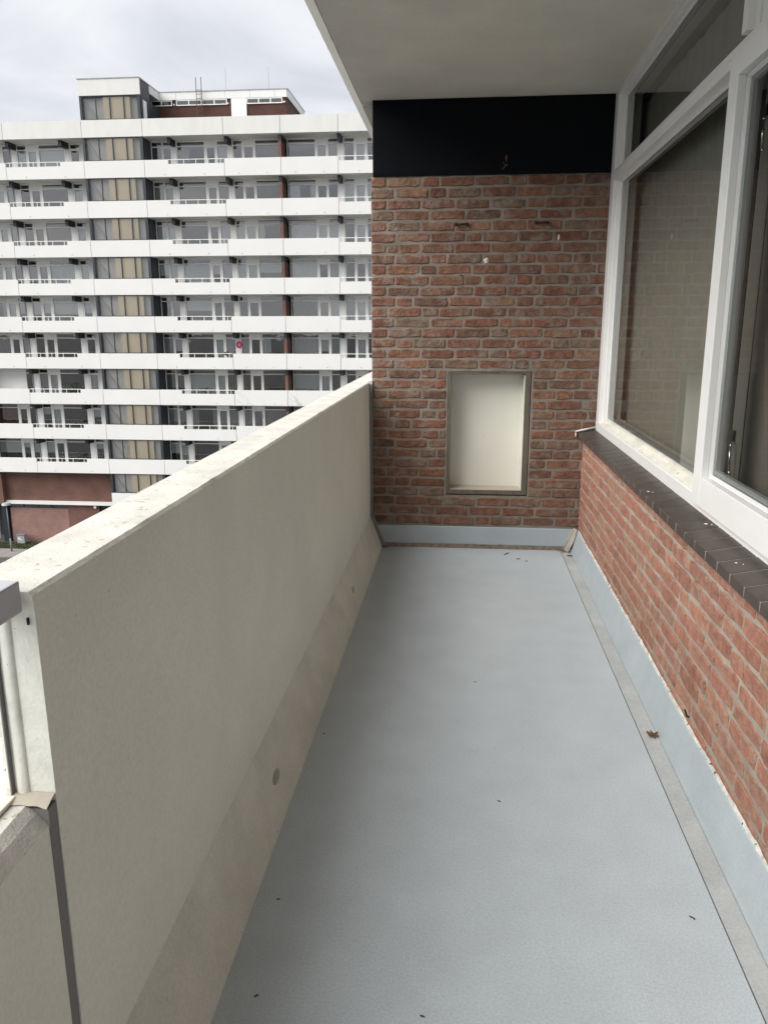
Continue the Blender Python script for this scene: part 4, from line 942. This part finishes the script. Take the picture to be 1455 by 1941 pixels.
pot_plant(-31.75, DW-.45, top(9)-1.067, 1.05, 1, 'leafy potted plant on the lowest balcony of the apartment block, left of the stair tower')
pot_plant(-31.9, DW-.45, top(7)-1.067, 1.15, 2, 'leafy potted plant two balconies above the lowest, left of the stair tower')
pot_plant(-20.6, DW-.45, top(7)-1.067, 0.95, 3, 'leafy potted plant two balconies above the lowest, right of the stair tower')
for (xa, xb, row, sd_, lab) in ((-31.9, -30.9, 8, 4, 'dark cloth bundles over the railing, second balcony from below, left of the stair tower'), (-18.55, -18.25, 6, 5, 'small dark bundle on the railing near the pink wreath')):
    rr = random.Random(sd_); bm = bmesh.new(); n = max(3, int((xb-xa)/.14))
    for j in range(n):
        c = Vector((xa+(xb-xa)*(j+.5)/n, DB+.10, top(row)+rr.uniform(-.16, .05)))
        bmesh.ops.convex_hull(bm, input=[bm.verts.new(c+Vector((rr.uniform(-.13, .13), rr.uniform(-.05, .06), rr.uniform(-.12, .12)))) for _ in range(12)])
    tag(from_bm('cloth_bundle', bm, M['cloth']), lab, 'laundry', 'bundles on the far railings')

# ================================================================== GROUND
g = meshbox('ground', -1500, 1500, -1500, 1500, -17.3, -16.804, M['asphalt']); tag(g, kind='structure')
gr = meshbox('grass_verge', -60, 5, 59.9, 61.9, -16.9, -16.79, M['soil']); tag(gr, kind='structure')
pv = meshbox('pavement', -60, 5, 57.4, 59.7, -16.9, -16.70, M['paving']); tag(pv, kind='structure')
bm = bmesh.new(); rr = random.Random(31)
for j in range(9000):
    x = rr.uniform(-44, -28); y = rr.uniform(59.95, 61.85); h = rr.uniform(.05, .14); a = rr.uniform(0, 6.28); dx_, dy_ = .02*math.cos(a), .02*math.sin(a)
    bm.faces.new([bm.verts.new(p) for p in ((x-dx_, y-dy_, -16.795), (x+dx_, y+dy_, -16.795), (x+dy_*1.5, y+dx_*1.5, -16.795+h))])
tag(from_bm('grass', bm, M['grassm']), 'short grass along the foot of the apartment block', 'grass', kind='stuff')
lamp = thing('street_lamp', (-36.55, 58.97, -16.8), 'grey street lamp with flat head in front of the pink brick wall', 'street lamp')
bm = bmesh.new(); tube(bm, (-36.55, 58.97, -16.8), (-36.55, 58.97, -15.6), .075, .07, 10); tube(bm, (-36.55, 58.97, -15.6), (-36.56, 58.97, -12.75), .05, .04, 10); from_bm('pole', bm, M['lampmetal'], lamp, smooth=True)
bm = bmesh.new(); tube(bm, (-36.56, 58.97, -12.78), (-36.56, 58.97, -12.62), .38, .30, 14); from_bm('lamp_head', bm, M['steel'], lamp)
ub = thing('utility_box', (-37.2, 61.75, -16.79), 'grey metal utility cabinet against the pink brick wall', 'utility box')
cube('cabinet', -37.55, -36.88, 61.55, 61.95, -16.79, -16.06, M['steel'], ub, bevel=.02); cube('lid', -37.59, -36.84, 61.51, 61.99, -16.059, -16.0, M['lampmetal'], ub, bevel=.015); cube('sticker', -37.43, -37.27, 61.544, 61.549, -16.42, -16.26, M['white'], ub); cube('sticker', -37.25, -37.15, 61.544, 61.549, -16.50, -16.38, M['white'], ub)

# ---- bare trees between the blocks, only their tips reach above the parapet
def bare_tree(x, y, topz, seed, lab, spread):
    rr = random.Random(seed); base = Vector((x, y, -16.8)); t = thing('bare_tree', base, lab, 'tree', 'bare trees in the courtyard')
    H = topz+16.8
    bmT = bmesh.new(); bmC = bmesh.new()
    pts = [base+Vector((.15*nz(q, seed), .15*nz(q, seed+4), H*.55*q/6)) for q in range(7)]
    for a, b, q in zip(pts, pts[1:], range(6)): tube(bmT, a, b, .22-.022*q, .22-.022*(q+1), 10)
    def grow(p, d, L, r, lev):
        segs = 3; q = p.copy(); dd = d.copy()
        for s in range(segs):
            dd = (dd+Vector((rr.uniform(-.18, .18), rr.uniform(-.18, .18), rr.uniform(-.04, .14)))).normalized(); e = q+dd*(L/segs)
            tube(bmC, q, e, r*(1-.25*s), r*(1-.25*(s+1)), 4 if lev > 1 else 6)
            if lev < 4:
                for _ in range(2 if lev else 3):
                    side = Vector((rr.uniform(-1, 1), rr.uniform(-1, 1), rr.uniform(.1, .9))).normalized()
                    grow(e, (dd*.55+side*.75).normalized(), L*rr.uniform(.42, .62), r*(1-.25*(s+1))*.55, lev+1)
            q = e
    for q in range(6):
        a = 6.283*q/6+rr.uniform(-.3, .3)
        grow(pts[4+q % 3], Vector((math.cos(a)*spread, math.sin(a)*spread, 1)).normalized(), H*.30, .15, 1)
    zmax = max(v.co.z for v in bmC.verts); k = (topz-pts[-1].z)/(zmax-pts[-1].z)
    for v in bmC.verts:
        if v.co.z > pts[4].z: v.co.z = pts[4].z+(v.co.z-pts[4].z)*((topz-pts[4].z)/(zmax-pts[4].z))
    from_bm('trunk', bmT, M['bark'], t); from_bm('crown', bmC, M['bark'], t)
bare_tree(-3.7, 30.0, 0.75, 3, 'bare leafless tree whose twig tips show beside the brick wall edge', .55)
bare_tree(-5.6, 32.0, -0.55, 11, 'bare leafless tree whose twig tips just clear the parapet top', .5)
